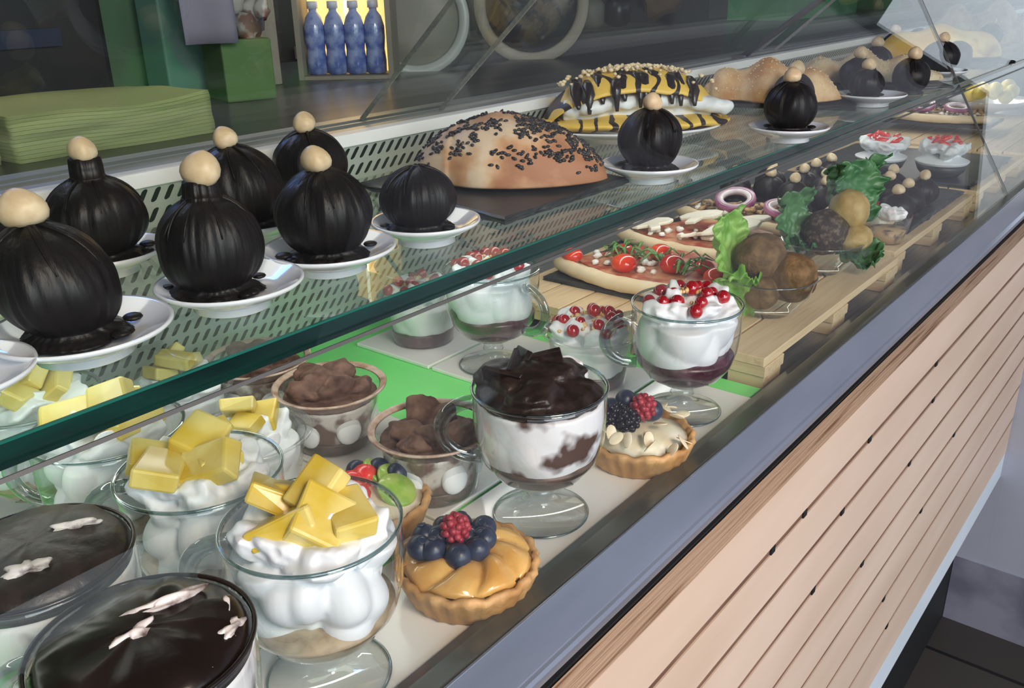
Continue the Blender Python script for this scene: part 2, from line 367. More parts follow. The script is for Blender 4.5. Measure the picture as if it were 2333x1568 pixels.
M['feta'] = mat('white_cheese', (0.82, 0.80, 0.74), (0.88, 0.87, 0.82), scale=50, rough=0.5)
M['rocket'] = mat('rocket_leaf', (0.05, 0.16, 0.02), (0.12, 0.28, 0.06), scale=60, rough=0.45)
M['mushroom'] = mat('mushroom_slice', (0.80, 0.74, 0.60), (0.87, 0.83, 0.72), scale=40, rough=0.5)
M['onion'] = mat('onion_purple_skin', (0.24, 0.04, 0.14), (0.45, 0.18, 0.32), scale=40, rough=0.3)
M['onion_w'] = mat('onion_flesh', (0.66, 0.52, 0.60), (0.80, 0.72, 0.74), scale=40, rough=0.3)
M['filling'] = mat('tuna_and_olive_topping', (0.55, 0.36, 0.18), (0.05, 0.035, 0.035), scale=60, rough=0.5, bump=0.6, bscale=90, lo=0.45, hi=0.62)
M['lettuce'] = mat('lettuce', (0.13, 0.34, 0.04), (0.30, 0.52, 0.12), scale=30, rough=0.42, bump=0.5, bscale=60, sss=0.1)
M['lettuce_d'] = mat('dark_lettuce', (0.03, 0.12, 0.04), (0.09, 0.22, 0.09), scale=30, rough=0.42, bump=0.5, bscale=60)
M['croquette'] = mat('fried_breadcrumb', (0.10, 0.055, 0.018), (0.21, 0.12, 0.05), scale=60, rough=0.75, bump=0.9, bscale=260)
M['croquette_d'] = mat('dark_fried_crust', (0.035, 0.022, 0.016), (0.20, 0.15, 0.11), scale=160, rough=0.7, bump=0.8, bscale=220, lo=0.5, hi=0.75)
M['croquette_l'] = mat('pale_fried_crust', (0.32, 0.23, 0.09), (0.42, 0.33, 0.15), scale=40, rough=0.6, bump=0.5, bscale=120)
M['bottle'] = mat('blue_bottle', (0.10, 0.15, 0.46), (0.34, 0.42, 0.72), scale=30, rough=0.15, coat=0.5)
M['cap'] = mat('pale_bottle_cap', (0.62, 0.66, 0.80), rough=0.4)
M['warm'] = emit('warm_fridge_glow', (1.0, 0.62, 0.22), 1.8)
M['lamp'] = emit('fridge_lamp', (1.0, 0.85, 0.6), 5.0)
M['beige'] = mat('beige_panel', (0.26, 0.24, 0.20), (0.34, 0.31, 0.26), scale=3, rough=0.7)
M['teal_paper'] = mat('teal_card', (0.10, 0.23, 0.19), (0.13, 0.28, 0.23), scale=3, rough=0.7)
M['green_card'] = mat('deep_green_card', (0.07, 0.14, 0.08), (0.09, 0.18, 0.10), scale=3, rough=0.7)
M['moss_card'] = mat('moss_green_box', (0.08, 0.17, 0.05), (0.11, 0.22, 0.07), scale=3, rough=0.7)
M['lilac'] = mat('lilac_paper', (0.22, 0.21, 0.28), (0.28, 0.27, 0.34), scale=4, rough=0.8)
M['meringue'] = mat('nougat_meringue', (0.62, 0.58, 0.55), (0.24, 0.09, 0.06), scale=30, rough=0.6, lo=0.48, hi=0.56)
M['film'] = thin_glass('clear_film', (0.85, 0.86, 0.85), gain=1.5, rough=0.15, haze=0.10)
M['machine'] = mat('black_machine', (0.010, 0.011, 0.012), (0.02, 0.02, 0.022), scale=6, rough=0.3)
M['blue_trim'] = mat('dark_blue_band', (0.012, 0.022, 0.055), rough=0.4)
M['dish'] = mat('grey_white_dish', (0.50, 0.52, 0.52), (0.58, 0.60, 0.60), scale=6, rough=0.3)
M['dish_in'] = mat('dull_dish_well', (0.20, 0.20, 0.17), (0.26, 0.25, 0.21), scale=6, rough=0.5)
M['red_dull'] = mat('dull_red', (0.30, 0.06, 0.04), rough=0.5)
M['bright_green'] = mat('bright_green_box', (0.08, 0.38, 0.14), (0.10, 0.45, 0.16), scale=3, rough=0.6)
M['banana'] = mat('yellow_fruit', (0.80, 0.62, 0.12), (0.85, 0.70, 0.25), scale=20, rough=0.4)

# ------------------------------------------------------------------ room
XE = 4.6
struct('floor', MB().box(-4, 7, -3.2, 3.2, -0.05, 0), M['floor'])
struct('ceiling', MB().box(-4, 7, -2.6, 3.2, 2.85, 2.9), M['ceiling'])
struct('wall_back', MB().box(-4, 7, 2.55, 2.65, 0, 2.85), M['kitchen'])
struct('wall_left', MB().box(-4.1, -4, -1.0, 3.2, 0, 2.85), M['kitchen'])
struct('wall_right', MB().extx([(-3.0, 0), (0.262, 0), (0.262, 1.10), (-0.03, 1.10), (0.36, 1.35), (0.36, 2.85), (-3.0, 2.85)], 2.15, 2.27).box(2.15, 2.27, 0.2621, 0.86, 0, 1.05), M['wall'])  # unseen upper edge cut to a slope to shape the front pane's reflection
struct('wall_end', MB().box(5.0, 5.1, 0.34, 2.55, 0, 2.85), M['wall_end'])
struct('baseboard_right', MB().box(2.142, 2.15, -3.0, 0.329, 0, 0.183), M['skirt'])

# ------------------------------------------------------------------ display case
X0 = -0.6
case = thing('display_case', 'long refrigerated glass display counter filled with desserts and breads', 'display case', (0, 0, 0))
def glassy(h): return 0.547 - 0.595 * h            # front pane: y at level h
# front pane
g = MB()
for a, b in ((X0, 1.848), (1.852, XE)):
    g.extx([(glassy(0.392), Zh(0.392)), (glassy(0.392) + 0.004, Zh(0.392)), (glassy(-0.02) + 0.004, Zh(-0.02)), (glassy(-0.02), Zh(-0.02))], a, b)
obj('front_pane', g, M['pane'], case)
obj('pane_joint', MB().extx([(glassy(0.392), Zh(0.392)), (glassy(0.392) + 0.004, Zh(0.392)), (glassy(0.0) + 0.004, Zh(0.0)), (glassy(0.0), Zh(0.0))], 1.8485, 1.8515), M['seal'], case)
obj('seal_strip', MB().extx([(glassy(0.2155) - .001, Zh(0.2155)), (glassy(0.2135) - .001, Zh(0.2135)), (glassy(0.2135) + .0, Zh(0.2135)), (glassy(0.2155) + .0, Zh(0.2155))], X0, XE), M['seal'], case)
# glass shelf
sh = obj('glass_shelf', MB().extx([(0.4295, Zh(0.2)), (0.4295, Zh(0.2135)), (0.745, Zh(0.2135)), (0.738, Zh(0.2))], X0, XE), M['shelf_glass'], case)
obj('shelf_edge', MB().box(X0, XE, 0.4275, 0.4294, Zh(0.2138), Zh(0.2008)), M['edge'], sh, label='dark green polished glass edge')
obj('shelf_arris', MB().box(X0, XE, 0.4275, 0.4295, Zh(0.2008), Zh(0.1995)), M['edge_top'], sh)
# slotted back panel, lying back towards its foot
sl = math.atan2(0.475, 1)
plen = (0.412 - 0.16) / math.cos(sl)
pn = MB().box(0, XE - X0, 0, plen, -0.002, 0)
obj('slotted_panel', pn, M['slots'], case, loc=(X0, 0.645 + .475 * 0.412, Zh(0.412)), rot=(PI / 2 + sl, 0, 0))
# back rail and door track
obj('back_rail', MB().extx([(0.7215, Zh(0.1615)), (0.7180, Zh(0.1600)), (0.7180, Zh(0.1475)), (0.7215, Zh(0.1470)), (0.735, Zh(0.1470)), (0.735, Zh(0.1615))], X0, XE), M['rail_white'], case, bevel=0.0008)
tr = MB().extx([(0.735, Zh(0.165)), (0.735, Zh(0.1475)), (0.750, Zh(0.1475)), (0.750, Zh(0.1515)), (0.764, Zh(0.1515)), (0.764, Zh(0.1465)),
                (0.769, Zh(0.1465)), (0.769, Zh(0.1515)), (0.785, Zh(0.1515)), (0.785, Zh(0.1465)), (0.806, Zh(0.1465)), (0.806, Zh(0.165))], X0, XE)
obj('door_track', tr, M['rail_grey'], case)
# sliding glass doors leaning towards the customer
def door(x0, x1, y0, nm='sliding_door'):
    d = MB(); y1 = y0 - 1.16 * 0.150; z0, z1 = Zh(0.1475), Zh(-0.003)
    d.extx([(y0, z0), (y0 + .003, z0 + .003), (y1 + .003, z1 + .003), (y1, z1)], x0, x1)
    o = obj(nm, d, M['door_glass'], case)
    for x in (x0, x1): obj('door_edge', MB().extx([(y0 - .0008, z0), (y0 + .0032, z0 + .003), (y1 + .0032, z1 + .003), (y1 - .0008, z1)], x - .001, x + .001), M['rail_grey'], o)
door(-0.55, 0.81, 0.757); door(0.70, 1.75, 0.777)
door(1.78, 3.2, 0.757); door(3.1, 4.5, 0.777)
st = MB(); st.tube([(1.617, 0.752, Zh(0.147)), (1.617, 0.612, Zh(0.047)), (1.617, 0.57, Zh(0.012))], 0.0055, 8); st.box(1.60, 1.635, 0.742, 0.765, Zh(0.149), Zh(0.143))
obj('leaning_strut', st, M['seal'], case)
obj('top_bar', MB().box(X0, XE, 0.555, 0.605, Zh(-0.028), Zh(-0.018)), M['rail_grey'], case)
obj('deck', MB().box(X0, XE, 0.318, 0.845, Zh(0.45), Zh(0.41)), M['steel'], case)
# bottom frame
obj('gasket_strip', MB().extx([(0.3255, Zh(0.400)), (0.3255, Zh(0.3955)), (0.316, Zh(0.392)), (0.3000, Zh(0.3900)), (0.2975, Zh(0.3915)), (0.2975, Zh(0.405))], X0, XE), M['gasket'], case)
fr = [(0.2975, Zh(0.389)), (0.2955, Zh(0.3890)), (0.2860, Zh(0.425)), (0.2835, Zh(0.4265)), (0.2815, Zh(0.429)), (0.2815, Zh(0.4355)), (0.2840, Zh(0.4375)), (0.296, Zh(0.4380)), (0.2975, Zh(0.45))]
obj('metal_frame', MB().extx(fr, X0, XE), M['frame_blue'], case, bevel=0.0006)
obj('case_body', MB().box(X0, 2.149, 0.33, 0.86, 0.0, Zh(0.45)), M['black'], case)
obj('dark_gap', MB().box(X0, 2.149, 0.2885, 0.33, Zh(1.2), Zh(0.4515)), M['black'], case)
obj('white_sill', MB().box(X0, 2.149, 0.268, 0.31, Zh(1.117), Zh(1.052)), M['white_paint'], case)

# routed plywood cladding
cl = thing('plywood_cladding', 'pale routed plywood board with long horizontal grooves along the counter front', 'counter cladding', (0, 0, 0))
gr = [0.521, 0.586, 0.655, 0.7285, 0.801, 0.879, 0.963]
prof = [(0.287, Zh(1.05)), (0.287, Zh(0.4547))]
prof += [(0.267, Zh(0.4547))]
for h in gr: prof += [(0.267, Zh(h - .0042)), (0.272, Zh(h - .0042)), (0.272, Zh(h + .0042)), (0.267, Zh(h + .0042))]
prof += [(0.267, Zh(1.05))]
b = MB(); n = len(prof)
b.extx(prof, X0, 2.148)
obj('grooved_board', b, M['ply'], cl)
for h in gr: obj('groove', MB().box(X0, 2.148, 0.2685, 0.2722, Zh(h + .0041), Zh(h - .0041)), M['groove'], cl)
obj('layered_top_edge', MB().box(X0, 2.148, 0.2668, 0.2872, Zh(0.4548), Zh(0.4538)), M['ply_edge'], cl)
rnd = random.Random(4)
for (x, h) in ((0.72, .521), (0.80, .521), (1.0, .521), (1.28, .521), (0.93, .586), (1.3, .586), (0.86, .655), (1.22, .655), (1.5, .7285), (1.05, .7285), (1.35, .801), (1.2, .879), (1.25, .963)):
    obj('knot_hole', MB().box(x, x + .009, 0.2664, 0.2684, Zh(h + .0040), Zh(h - .0040)), M['black'], cl)

# ------------------------------------------------------------------ kitchen behind
wt = thing('kitchen_worktop', 'dark steel worktop behind the glass display case', 'worktop', (0, 0, 0))
obj('worktop_slab', MB().box(-1.2, 4.8, 0.807, 1.62, Zh(0.20), Zh(0.160)), M['worktop'], wt, bevel=0.002)
obj('worktop_cabinet', MB().box(-1.2, 4.8, 0.87, 1.58, 0.0, Zh(0.2005)), M['kitchen'], wt)
# napkin stack
def napkins(x0, x1, y0, y1, h, seed, label, roll=False):
    def top(u, v, z):
        x = x0 + (x1 - x0) * u; y = y0 + (y1 - y0) * v
        k = z / h
        x += 0.004 * noise.noise(Vector((y * 14, z * 60, seed)))
        y += 0.005 * noise.noise(Vector((x * 14, z * 90, seed + 3)))
        return (x, y, Zh(0.1598) + z + k * 0.006 * noise.noise(Vector((x * 9, y * 9, seed))))
    m = MB(); nl = 12; nu, nv = 24, 14
    for l in range(nl):                       # many folded sheets, each a thin rounded layer
        z0, z1 = h * l / nl, h * (l + .93) / nl
        ring = [(i / nu, 0) for i in range(nu)] + [(1, j / nv) for j in range(nv)] + [(1 - i / nu, 1) for i in range(nu)] + [(0, 1 - j / nv) for j in range(nv)]
        n = len(ring); v = []
        for zz in (z0, z1):
            for (u, w) in ring: v.append(top(u, w, zz))
        f = [(i, (i + 1) % n, n + (i + 1) % n, n + i) for i in range(n)]
        m.add(v, f, 0, True)
        m.grid(lambda u, w: top(u, w, z1), nu, nv)
    o = obj('napkin_stack', m, M['napkin']); tag(o, label, 'napkins')
    return o
napkins(0.385, 0.607, 0.925, 1.10, 0.045, 1.0, 'thick stack of yellow-green paper napkins on the worktop behind the glass')
napkins(0.12, 0.372, 0.935, 1.10, 0.038, 5.0, 'darker green folded napkins beside the big napkin stack at the left edge')

def back_box(name, label, cat, x0, x1, y0, y1, z0, z1, m, rz=0):
    o = obj(name, MB().box(-(x1 - x0) / 2, (x1 - x0) / 2, -(y1 - y0) / 2, (y1 - y0) / 2, 0, z1 - z0), m, loc=((x0 + x1) / 2, (y0 + y1) / 2, z0), rot=(0, 0, rz), bevel=0.003)
    return tag(o, label, cat)
ZT = Zh(0.160)
mc = thing('coffee_machine', 'dark machine standing at the far left behind the napkins', 'machine', (0.42, 1.40, ZT))
obj('machine_body', MB().box(-0.42, 0.27, -0.12, 0.18, 0.0, 0.42), M['machine'], mc, bevel=0.01)
obj('blue_band', MB().box(-0.40, 0.20, -0.1275, -0.121, 0.085, 0.108), M['blue_trim'], mc)
obj('machine_spout', MB().tube([(0.02, -0.125, 0.20), (0.02, -0.15, 0.17), (0.02, -0.15, 0.13)], 0.008), M['steel'], mc)
back_box('carton', 'leaning deep green card carton beside the dark machine', 'carton', 0.70, 0.785, 1.34, 1.42, ZT, ZT + .30, M['green_card'], 0.1)
back_box('carton', 'teal card carton with a pale upright edge behind the napkin stack', 'carton', 0.755, 0.875, 1.25, 1.31, ZT, ZT + .30, M['teal_paper'], 0.0)
pp = obj('paper_sheet', MB().grid(lambda u, v: (0.07 * u, 0.006 * math.sin(u * 5 + v * 2), 0.22 * v), 10, 10), M['lilac'], loc=(0.725, 1.145, ZT + .082), rot=(0, 0, -0.35), solid=0.001)
tag(pp, 'lilac-grey paper sheet hanging in front of the teal carton', 'paper')
back_box('carton', 'moss green box standing under the bag of nougat', 'carton', 0.785, 0.86, 1.13, 1.21, ZT, ZT + .085, M['moss_card'], -0.25)
bag = thing('nougat_bag', 'clear film bag of white and brown nougat lumps above the green box', 'bag', (0.812, 1.17, ZT + .0855))
bm = MB(); rn = random.Random(3)
for k in range(70):
    bm.sphere((rn.uniform(-.058, .058), rn.uniform(-.03, .03), rn.uniform(.012, .20)), rn.uniform(.011, .018), 10, 7, sc=(1, .8, 1.2), amp=.5, fq=2, seed=k)
obj('nougat', bm, M['meringue'], bag, kind='stuff')
obj('film', MB().lathe([(.02, 0), (.055, .008), (.066, .08), (.066, .2), (.03, .24)], 24, fn=lambda x, y, z, a, t, r: (x, y * .75, z)), M['film'], bag)
back_box('tall_canister', 'tall beige canister beside the water bottle fridge', 'canister', 0.905, 0.975, 1.27, 1.33, ZT, ZT + .34, M['beige'], 0)
# little fridge with water bottles
fx, fy = 1.27, 1.66
fg = thing('bottle_fridge', 'warmly lit glass-fronted fridge holding blue water bottles behind the counter', 'fridge', (1.075, 1.235, Zh(0.1598)), -0.90)
for nm_, bx_ in (('side_panel', (-.075, -.066, 0, .09, 0, .36)), ('side_panel', (.080, .089, 0, .09, 0, .36)), ('back_panel', (-.0655, .0795, .0805, .09, 0, .36)), ('fridge_floor', (-.0655, .0795, 0, .080, 0, .006)), ('fridge_top', (-.0655, .0795, 0, .080, .35, .36))):
    obj(nm_, MB().box(*bx_), M['beige'], fg)
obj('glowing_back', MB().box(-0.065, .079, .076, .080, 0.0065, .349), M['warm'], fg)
for k, lab in enumerate(['leftmost', 'second from the left', 'second from the right', 'rightmost']):
    q = Matrix.Rotation(-0.90, 3, 'Z') @ Vector((-.048 + k * .0345, .034, 0))
    bt = thing('water_bottle', 'blue water bottle with pale cap in the lit fridge, ' + lab, 'bottle', (1.075 + q.x, 1.235 + q.y, Zh(0.1598) + .0063), group='blue water bottles in the lit fridge')
    bt.scale = (.62, .62, .54)
    obj('bottle_body', MB().lathe([(.020, 0), (.028, .004), (.029, .04), (.026, .075), (.029, .11), (.029, .145), (.022, .175), (.011, .192), (.011, .20)], 20), M['bottle'], bt)
    obj('bottle_cap', MB().lathe([(.015, .2005), (.015, .221), (.013, .223)], 16), M['cap'], bt)
obj('lamp_tube', MB().tube([(.004, .062, .008), (.004, .062, .34)], .003, 8), M['lamp'], fg)
# dishes and cupboard things beyond the doors
def dish(px, py, dist, r, label, m1, m2):
    d = (RCAM @ Vector((px - W / 2, H / 2 - py, -F))).normalized() * dist
    c = CAM + d
    t = thing('serving_dish', label, 'dish', c)
    t.rotation_euler = (-d).to_track_quat('Z', 'Y').to_euler()
    obj('dish_ring', MB().lathe([(r * .80, 0.0), (r * .84, .008), (r, .012), (r * 1.01, .008), (r * .84, -.004)], 48, closed=True), m1, t)
    obj('dish_well', MB().lathe([(r * .82, -.002), (r * .80, .002), (r * .4, .004), (r * .02, .004)], 40), m2, t)
    return t
dish(945, 45, 1.75, 0.098, 'round pale dish standing upright right of the lit bottle fridge', M['dish'], M['dish_in'])
dish(1210, 10, 1.95, 0.115, 'dull round dish partly cut by the slanting glass door edge', M['beige'], M['machine'])
cb = thing('dark_shelf_unit', 'dark low shelf unit with a pale ledge along the kitchen back wall', 'shelf unit', (0, 0, 0))
obj('shelf_body', MB().box(2.0, 3.55, 2.0, 2.5, 0, Zh(0.24)), M['machine'], cb)
obj('pale_ledge', MB().box(1.98, 3.55, 1.97, 2.5, Zh(0.2395), Zh(0.20)), M['beige'], cb)
rn = random.Random(8)
for k in range(7):
    x = 2.12 + k * .2
    j = thing('storage_jar', 'dark glazed jar on the pale ledge at the back, ' + ['leftmost', 'second from left', 'third from left', 'middle one', 'third from right', 'second from right', 'rightmost'][k], 'jar', (x, 2.1, Zh(0.1995)), group='dark jars on the back ledge')
    obj('jar_body', MB().lathe([(.04, 0), (.055, .02), (.055, .09), (.04, .11)], 20), [M['machine'], M['dish_in'], M['machine'], M['beige']][k % 4], j)
    obj('jar_lid', MB().lathe([(.042, .1105), (.042, .13), (.01, .14)], 20), M['steel'], j)
def ray_box(px, py, dist, w, d_, h, name, label, cat, m):
    c = CAM + (RCAM @ Vector((px - W / 2, H / 2 - py, -F))).normalized() * dist
    o = obj(name, MB().box(-w / 2, w / 2, -d_ / 2, d_ / 2, 0, h), m, loc=(c.x, c.y, c.z - h), bevel=.003)
    return tag(o, label, cat)
for (x0, x1, lab) in ((3.08, 3.75, 'bright green crate on the worktop, left of two'), (4.05, 4.30, 'bright green crate on the worktop, right of two')):
    back_box('green_crate', lab, 'crate', x0, x1, 1.28, 1.5, ZT, ZT + .12, M['bright_green'])
tp = thing('tap', 'dark upright tap on the worktop behind the doors', 'tap', (1.72, 1.36, ZT))
obj('tap_pipe', MB().tube([(0, 0, 0), (0, 0, .25), (.02, -.02, .29), (.06, -.05, .30)], .012, 10), M['machine'], tp)
obj('tap_base', MB().lathe([(.026, 0), (.026, .012), (.014, .02)], 20), M['steel'], tp)

# ------------------------------------------------------------------ deck furniture
DZ = Zh(0.41)
tag(obj('green_mat', MB().box(0, 0.975, 0, 0.495, 0, 0.005), M['green_mat'], loc=(-0.15, 0.335, DZ + .0002), bevel=.001), 'bright green plastic board covering the left part of the case floor', 'board')
def tray(x0, x1, y0, y1, label):
    m = MB()
    lx, ly = (x1 - x0) / 2 - .0012, (y1 - y0) / 2 - .0012
    m.box(-lx, lx, -ly, ly, 0, .0046)
    tag(obj('white_tray', m, M['white_tray'], loc=((x0 + x1) / 2, (y0 + y1) / 2, DZ + .0054), bevel=.0012), label, 'tray')
tray(0.02, 0.205, .322, .425, 'white rectangular tray under the front glossy chocolate coupe at lower left')
tray(0.205, 0.434, .322, .425, 'white rectangular tray under the front pineapple coupe')
tray(0.434, 0.610, .322, .430, 'white rectangular tray under the tall chocolate dessert coupe beside the blueberry tart')
tray(0.610, 0.790, .322, .430, 'white rectangular tray under the almond tart and the front redcurrant coupe')
tray(0.02, 0.205, .43, .655, 'white tray under the matt chocolate coupe at the left edge')
tray(0.205, 0.434, .43, .655, 'white tray under the strawberry tart and middle pineapple coupe')
tray(0.434, 0.545, .433, .655, 'white tray under the two front cocoa puddings')
tray(0.205, 0.545, .658, .785, 'white tray along the back under the rear pineapple and cocoa cups')
tray(0.653, 0.790, .433, .527, 'white square tray under the small redcurrant cup')
tray(0.653, 0.790, .529, .648, 'white square tray under the tall redcurrant coupe')
tray(0.653, 0.790, .650, .770, 'white square tray under the rear redcurrant cup')
TZ = Zh(0.40)

def pallet(x0, x1, y0, y1, rz, label):
    cx, cy = (x0 + x1) / 2, (y0 + y1) / 2; lx, ly = (x1 - x0) / 2, (y1 - y0) / 2
    t = thing('wooden_pallet', label, 'pallet', (cx, cy, DZ + .0005), rz)
    nb = 7; w = 2 * ly / nb
    for k in range(nb): obj('board', MB().box(-lx, lx, -ly + k * w + .0015, -ly + (k + 1) * w - .0015, .028, .038), M['pine'], t, bevel=.0008)
    for s_ in (-1, 0, 1):
        c = s_ * (lx - .025)
        obj('bearer', MB().box(c - .024, c + .024, -ly, ly, .016, .0279), M['pine_y'], t, bevel=.0006)
        for q in (-1, 0, 1): obj('block', MB().box(c - .022, c + .022, q * (ly - .022) - .02, q * (ly - .022) + .02, 0, .0159), M['pine_y'], t)
    return t
pallet(0.826, 1.265, .333, .70, 0.0, 'small pale pine pallet nearest the desserts, under the tomato pizza slice')
pallet(1.29, 1.72, .345, .70, 0, 'pine pallet in the middle of the case under rows of chocolate profiteroles')
pallet(1.75, 2.15, .345, .70, 0, 'far pine pallet under the two pink-topped white coupes')
pallet(2.18, 2.75, .345, .70, 0, 'farthest pine pallet under the onion and olive pizza')
PZ = DZ + .0387
def slate(pts, z, th, label, seed=0, lift=0.0):
    """rough-edged stone board with the given corner points"""
    c = sum((Vector((p[0], p[1], 0)) for p in pts), Vector()) / len(pts)
    ring = []
    n = len(pts)
    for i in range(n):
        a, b_ = Vector((*pts[i][:2], 0)), Vector((*pts[(i + 1) % n][:2], 0))
        for k in range(24):
            q = a.lerp(b_, k / 24) - c
            ring.append(q)
    m = MB(); lv = 5; v = []; nn = len(ring)
    for l in range(lv + 1):
        z_ = th * l / lv
        for i, q in enumerate(ring):
            s_ = 1 + 0.030 * noise.noise(Vector((i * .55, l * 1.1 + seed, seed))) - (0.02 if l == lv else 0)
            v.append((q.x * s_, q.y * s_, z_))
    f = [(l * nn + i, l * nn + (i + 1) % nn, (l + 1) * nn + (i + 1) % nn, (l + 1) * nn + i) for l in range(lv) for i in range(nn)]
    f.append(tuple(range(nn - 1, -1, -1))); f.append(tuple(lv * nn + i for i in range(nn)))
    m.add(v, f, 0, False)
    return tag(obj('slate_board', m, M['slate'], loc=(c.x, c.y, z)), label, 'slate board')
def rect(cx, cy, lx, ly, a):
    ca, sa = math.cos(a), math.sin(a)
    return [(cx + x * ca - y * sa, cy + x * sa + y * ca) for x, y in ((-lx, -ly), (lx, -ly), (lx, ly), (-lx, ly))]

# ------------------------------------------------------------------ chocolate profiteroles and saucers
def saucer_mesh(r):
    k = r / .049
    return MB().lathe([(.024 * k, 0), (.026 * k, .001), (.0255 * k, .005), (.034 * k, .009), (.047 * k, .0155), (.049 * k, .0175), (.0485 * k, .0192), (.0465 * k, .0186), (.034 * k, .0118), (.028 * k, .0098), (.001, .0095)], 64)
SAU = {}
def saucer(x, y, z, r, label):
    m = saucer_mesh(r)
    return tag(obj('saucer', m, M['porcelain'], loc=(x, y, z)), label, 'saucer', 'white porcelain saucers on the glass shelf')
def choc_ball(x, y, z, r, hh, seed, label, group=None, nut=True, lean=0.0, neck=0.0, nut_r=.0098, rz=0, seg=96, nt_dir=0.0, skirt=1.0, squash=None, nutlean=0.3):
    t = thing('chocolate_profiterole', label, 'profiterole', (x, y, z), rz, group)
    n = 34; prof = []
    for i in range(n):
        u = i / (n - 1)
        a = -PI * .40 + u * (PI * .90)
        rr = r * math.cos(a); zz = (math.sin(a) + math.sin(PI * .40)) / (1 + math.sin(PI * .40)) * hh
        if u < .12: rr = max(rr, r * (.74 + (.12 - u) * 1.3 * skirt))
        prof.append((max(rr, .0006), zz))
    if neck:
        for j in range(1, 7): prof[-j] = (max(prof[-j][0], .0114 + .0003 * j), prof[-j][1])
        prof += [(.0112, hh + neck * .5), (.0105, hh + neck), (.006, hh + neck + .001)]
    def fn(px, py, pz, a, tt, rr):
        q = Vector((math.cos(a) * 9, math.sin(a) * 9, pz * 18 + seed * 3.1))
        q2 = Vector((math.cos(a) * 2.2, math.sin(a) * 2.2, pz * 28 + seed * 7.7))
        k = 1 + .030 * noise.noise(q) + .035 * noise.noise(q * .5) + .12 * noise.noise(q2) +   .028 * noise.noise(Vector((math.cos(a) * 26, math.sin(a) * 26, pz * 9 + seed)))
        if pz < hh * .1:
            k *= 1 + skirt * .08 * max(0, noise.noise(Vector((math.cos(a) * 1.6, math.sin(a) * 1.6, seed * 5))))
        return (px * k + lean * pz * math.cos(nt_dir), py * k + lean * pz * math.sin(nt_dir), pz * (1 + .03 * noise.noise(q2 * .8)))
    m = MB().lathe(prof, seg, fn=fn)
    rn = random.Random(int(seed * 10)); top = hh + neck
    for k in range(9):                       # poured strands running down from the crown
        a0 = rn.uniform(0, 2 * PI); sp_ = rn.uniform(-.25, .25); pts = []; rad = []
        for i in range(9):
            al = PI * .46 - i * .14
            rr = r * math.cos(al) * 1.006; zz = (math.sin(al) + math.sin(PI * .40)) / (1 + math.sin(PI * .40)) * hh
            an = a0 + sp_ * i * .1
            pts.append((rr * math.cos(an) + lean * zz * math.cos(nt_dir), rr * math.sin(an) + lean * zz * math.sin(nt_dir), zz)); rad.append(.0016 * (1 - i / 11))
        m.tube(pts, rad, 6)
    if skirt > .5:
        for k in range(5):
            an = rn.uniform(0, 2 * PI); m.sphere((r * .94 * math.cos(an), r * .94 * math.sin(an), .0035), rn.uniform(.003, .005), 10, 6, sc=(1.3, 1.3, .5))
    obj('chocolate_coat', m, M['choc'], t)
    if nut:
        s_ = nut_r / .0098
        pr = [(.001, 0), (.0058, .0003), (.0088, .0022), (.0101, .0052), (.0101, .0082), (.0090, .0112), (.0072, .0138), (.0050, .0158), (.0028, .0171), (.0008, .0177)]
        tx = top - .0015
        nm = MB().lathe([(a * s_, b_ * s_) for a, b_ in pr], 30, fn=lambda px, py, pz, a, tt, rr: (px * (1 + .08 * math.cos(2 * a + seed)) + .12 * pz * math.cos(seed * 3), py * (1 + .06 * math.cos(3 * a + seed * 2)), pz))
        rn2 = random.Random(int(seed * 77))
        obj('hazelnut', nm, M['nut'], t, loc=(lean * tx * math.cos(nt_dir), lean * tx * math.sin(nt_dir), tx), rot=(rn2.uniform(-nutlean, nutlean), rn2.uniform(-nutlean, nutlean), 0))
    return t
SZ = Zh(0.2) + .0002
front = [  # plate pixel centre, plate radius, ball radius, ball height, neck, labels
    ((185, 742), .051, .0340, .066, 0, .10, 'large chocolate profiterole with tall hazelnut, nearest the camera on the glass shelf', 'saucer nearest the camera, under the large front profiterole'),
    ((524, 640), .048, .0330, .064, .009, .0, 'tall chocolate profiterole with a neck under its hazelnut, second along the front row', 'saucer under the tall necked profiterole, second along the front row'),
    ((751, 562), .049, .0345, .063, .0, 0, 'round chocolate profiterole with hazelnut, third along the front row', 'saucer under the third profiterole of the front row'),
    ((970, 502), .0445, .0300, .050, 0, 0, 'smaller chocolate profiterole without a nut, in front of the black sesame bun', 'saucer under the profiterole without a nut beside the black sesame bun'),
    ((1480, 372), .050, .0325, .061, 0, 0, 'glossy round chocolate profiterole in front of the striped crepe', 'saucer under the glossy profiterole in front of the crepe'),
    ((1797, 288), .050, .0320, .060, 0, 0, 'chocolate profiterole in front of the golden sesame roll', 'saucer under the profiterole in front of the golden roll'),
    ((1985, 214), .053, .0270, .043, 0, 0, 'small squat chocolate profiterole in front of the pale twisted bread', 'saucer under the small squat profiterole by the twisted bread'),
    ((2140, 160), .050, .0340, .058, 0, 0, 'big chocolate profiterole in front of the yellow bread at the far end', 'saucer under the big far profiterole before the yellow bread'),
]
for i, (pc, pr, br, bh, nk, ln, lab, slab) in enumerate(front):
    c = P(pc[0], pc[1], .182)
    saucer(c.x, c.y, SZ, pr, slab)
    off = [(-.002, .004), (-.009, .004), (-.002, .0), (-.005, .002), (0, 0), (0, 0), (-.006, .008), (-.006, .0)][i]
    choc_ball(c.x + off[0], c.y + off[1], SZ + .0125, br, bh, 1.3 + i, lab, 'chocolate profiteroles along the shelf', nut=(i != 3), neck=nk, lean=(.20 if i == 0 else 0), nt_dir=2.25, nut_r=[.0120, .0115, .0106, .0098, .0098, .0105, .010, .010][i], seg=128 if i < 5 else 72)
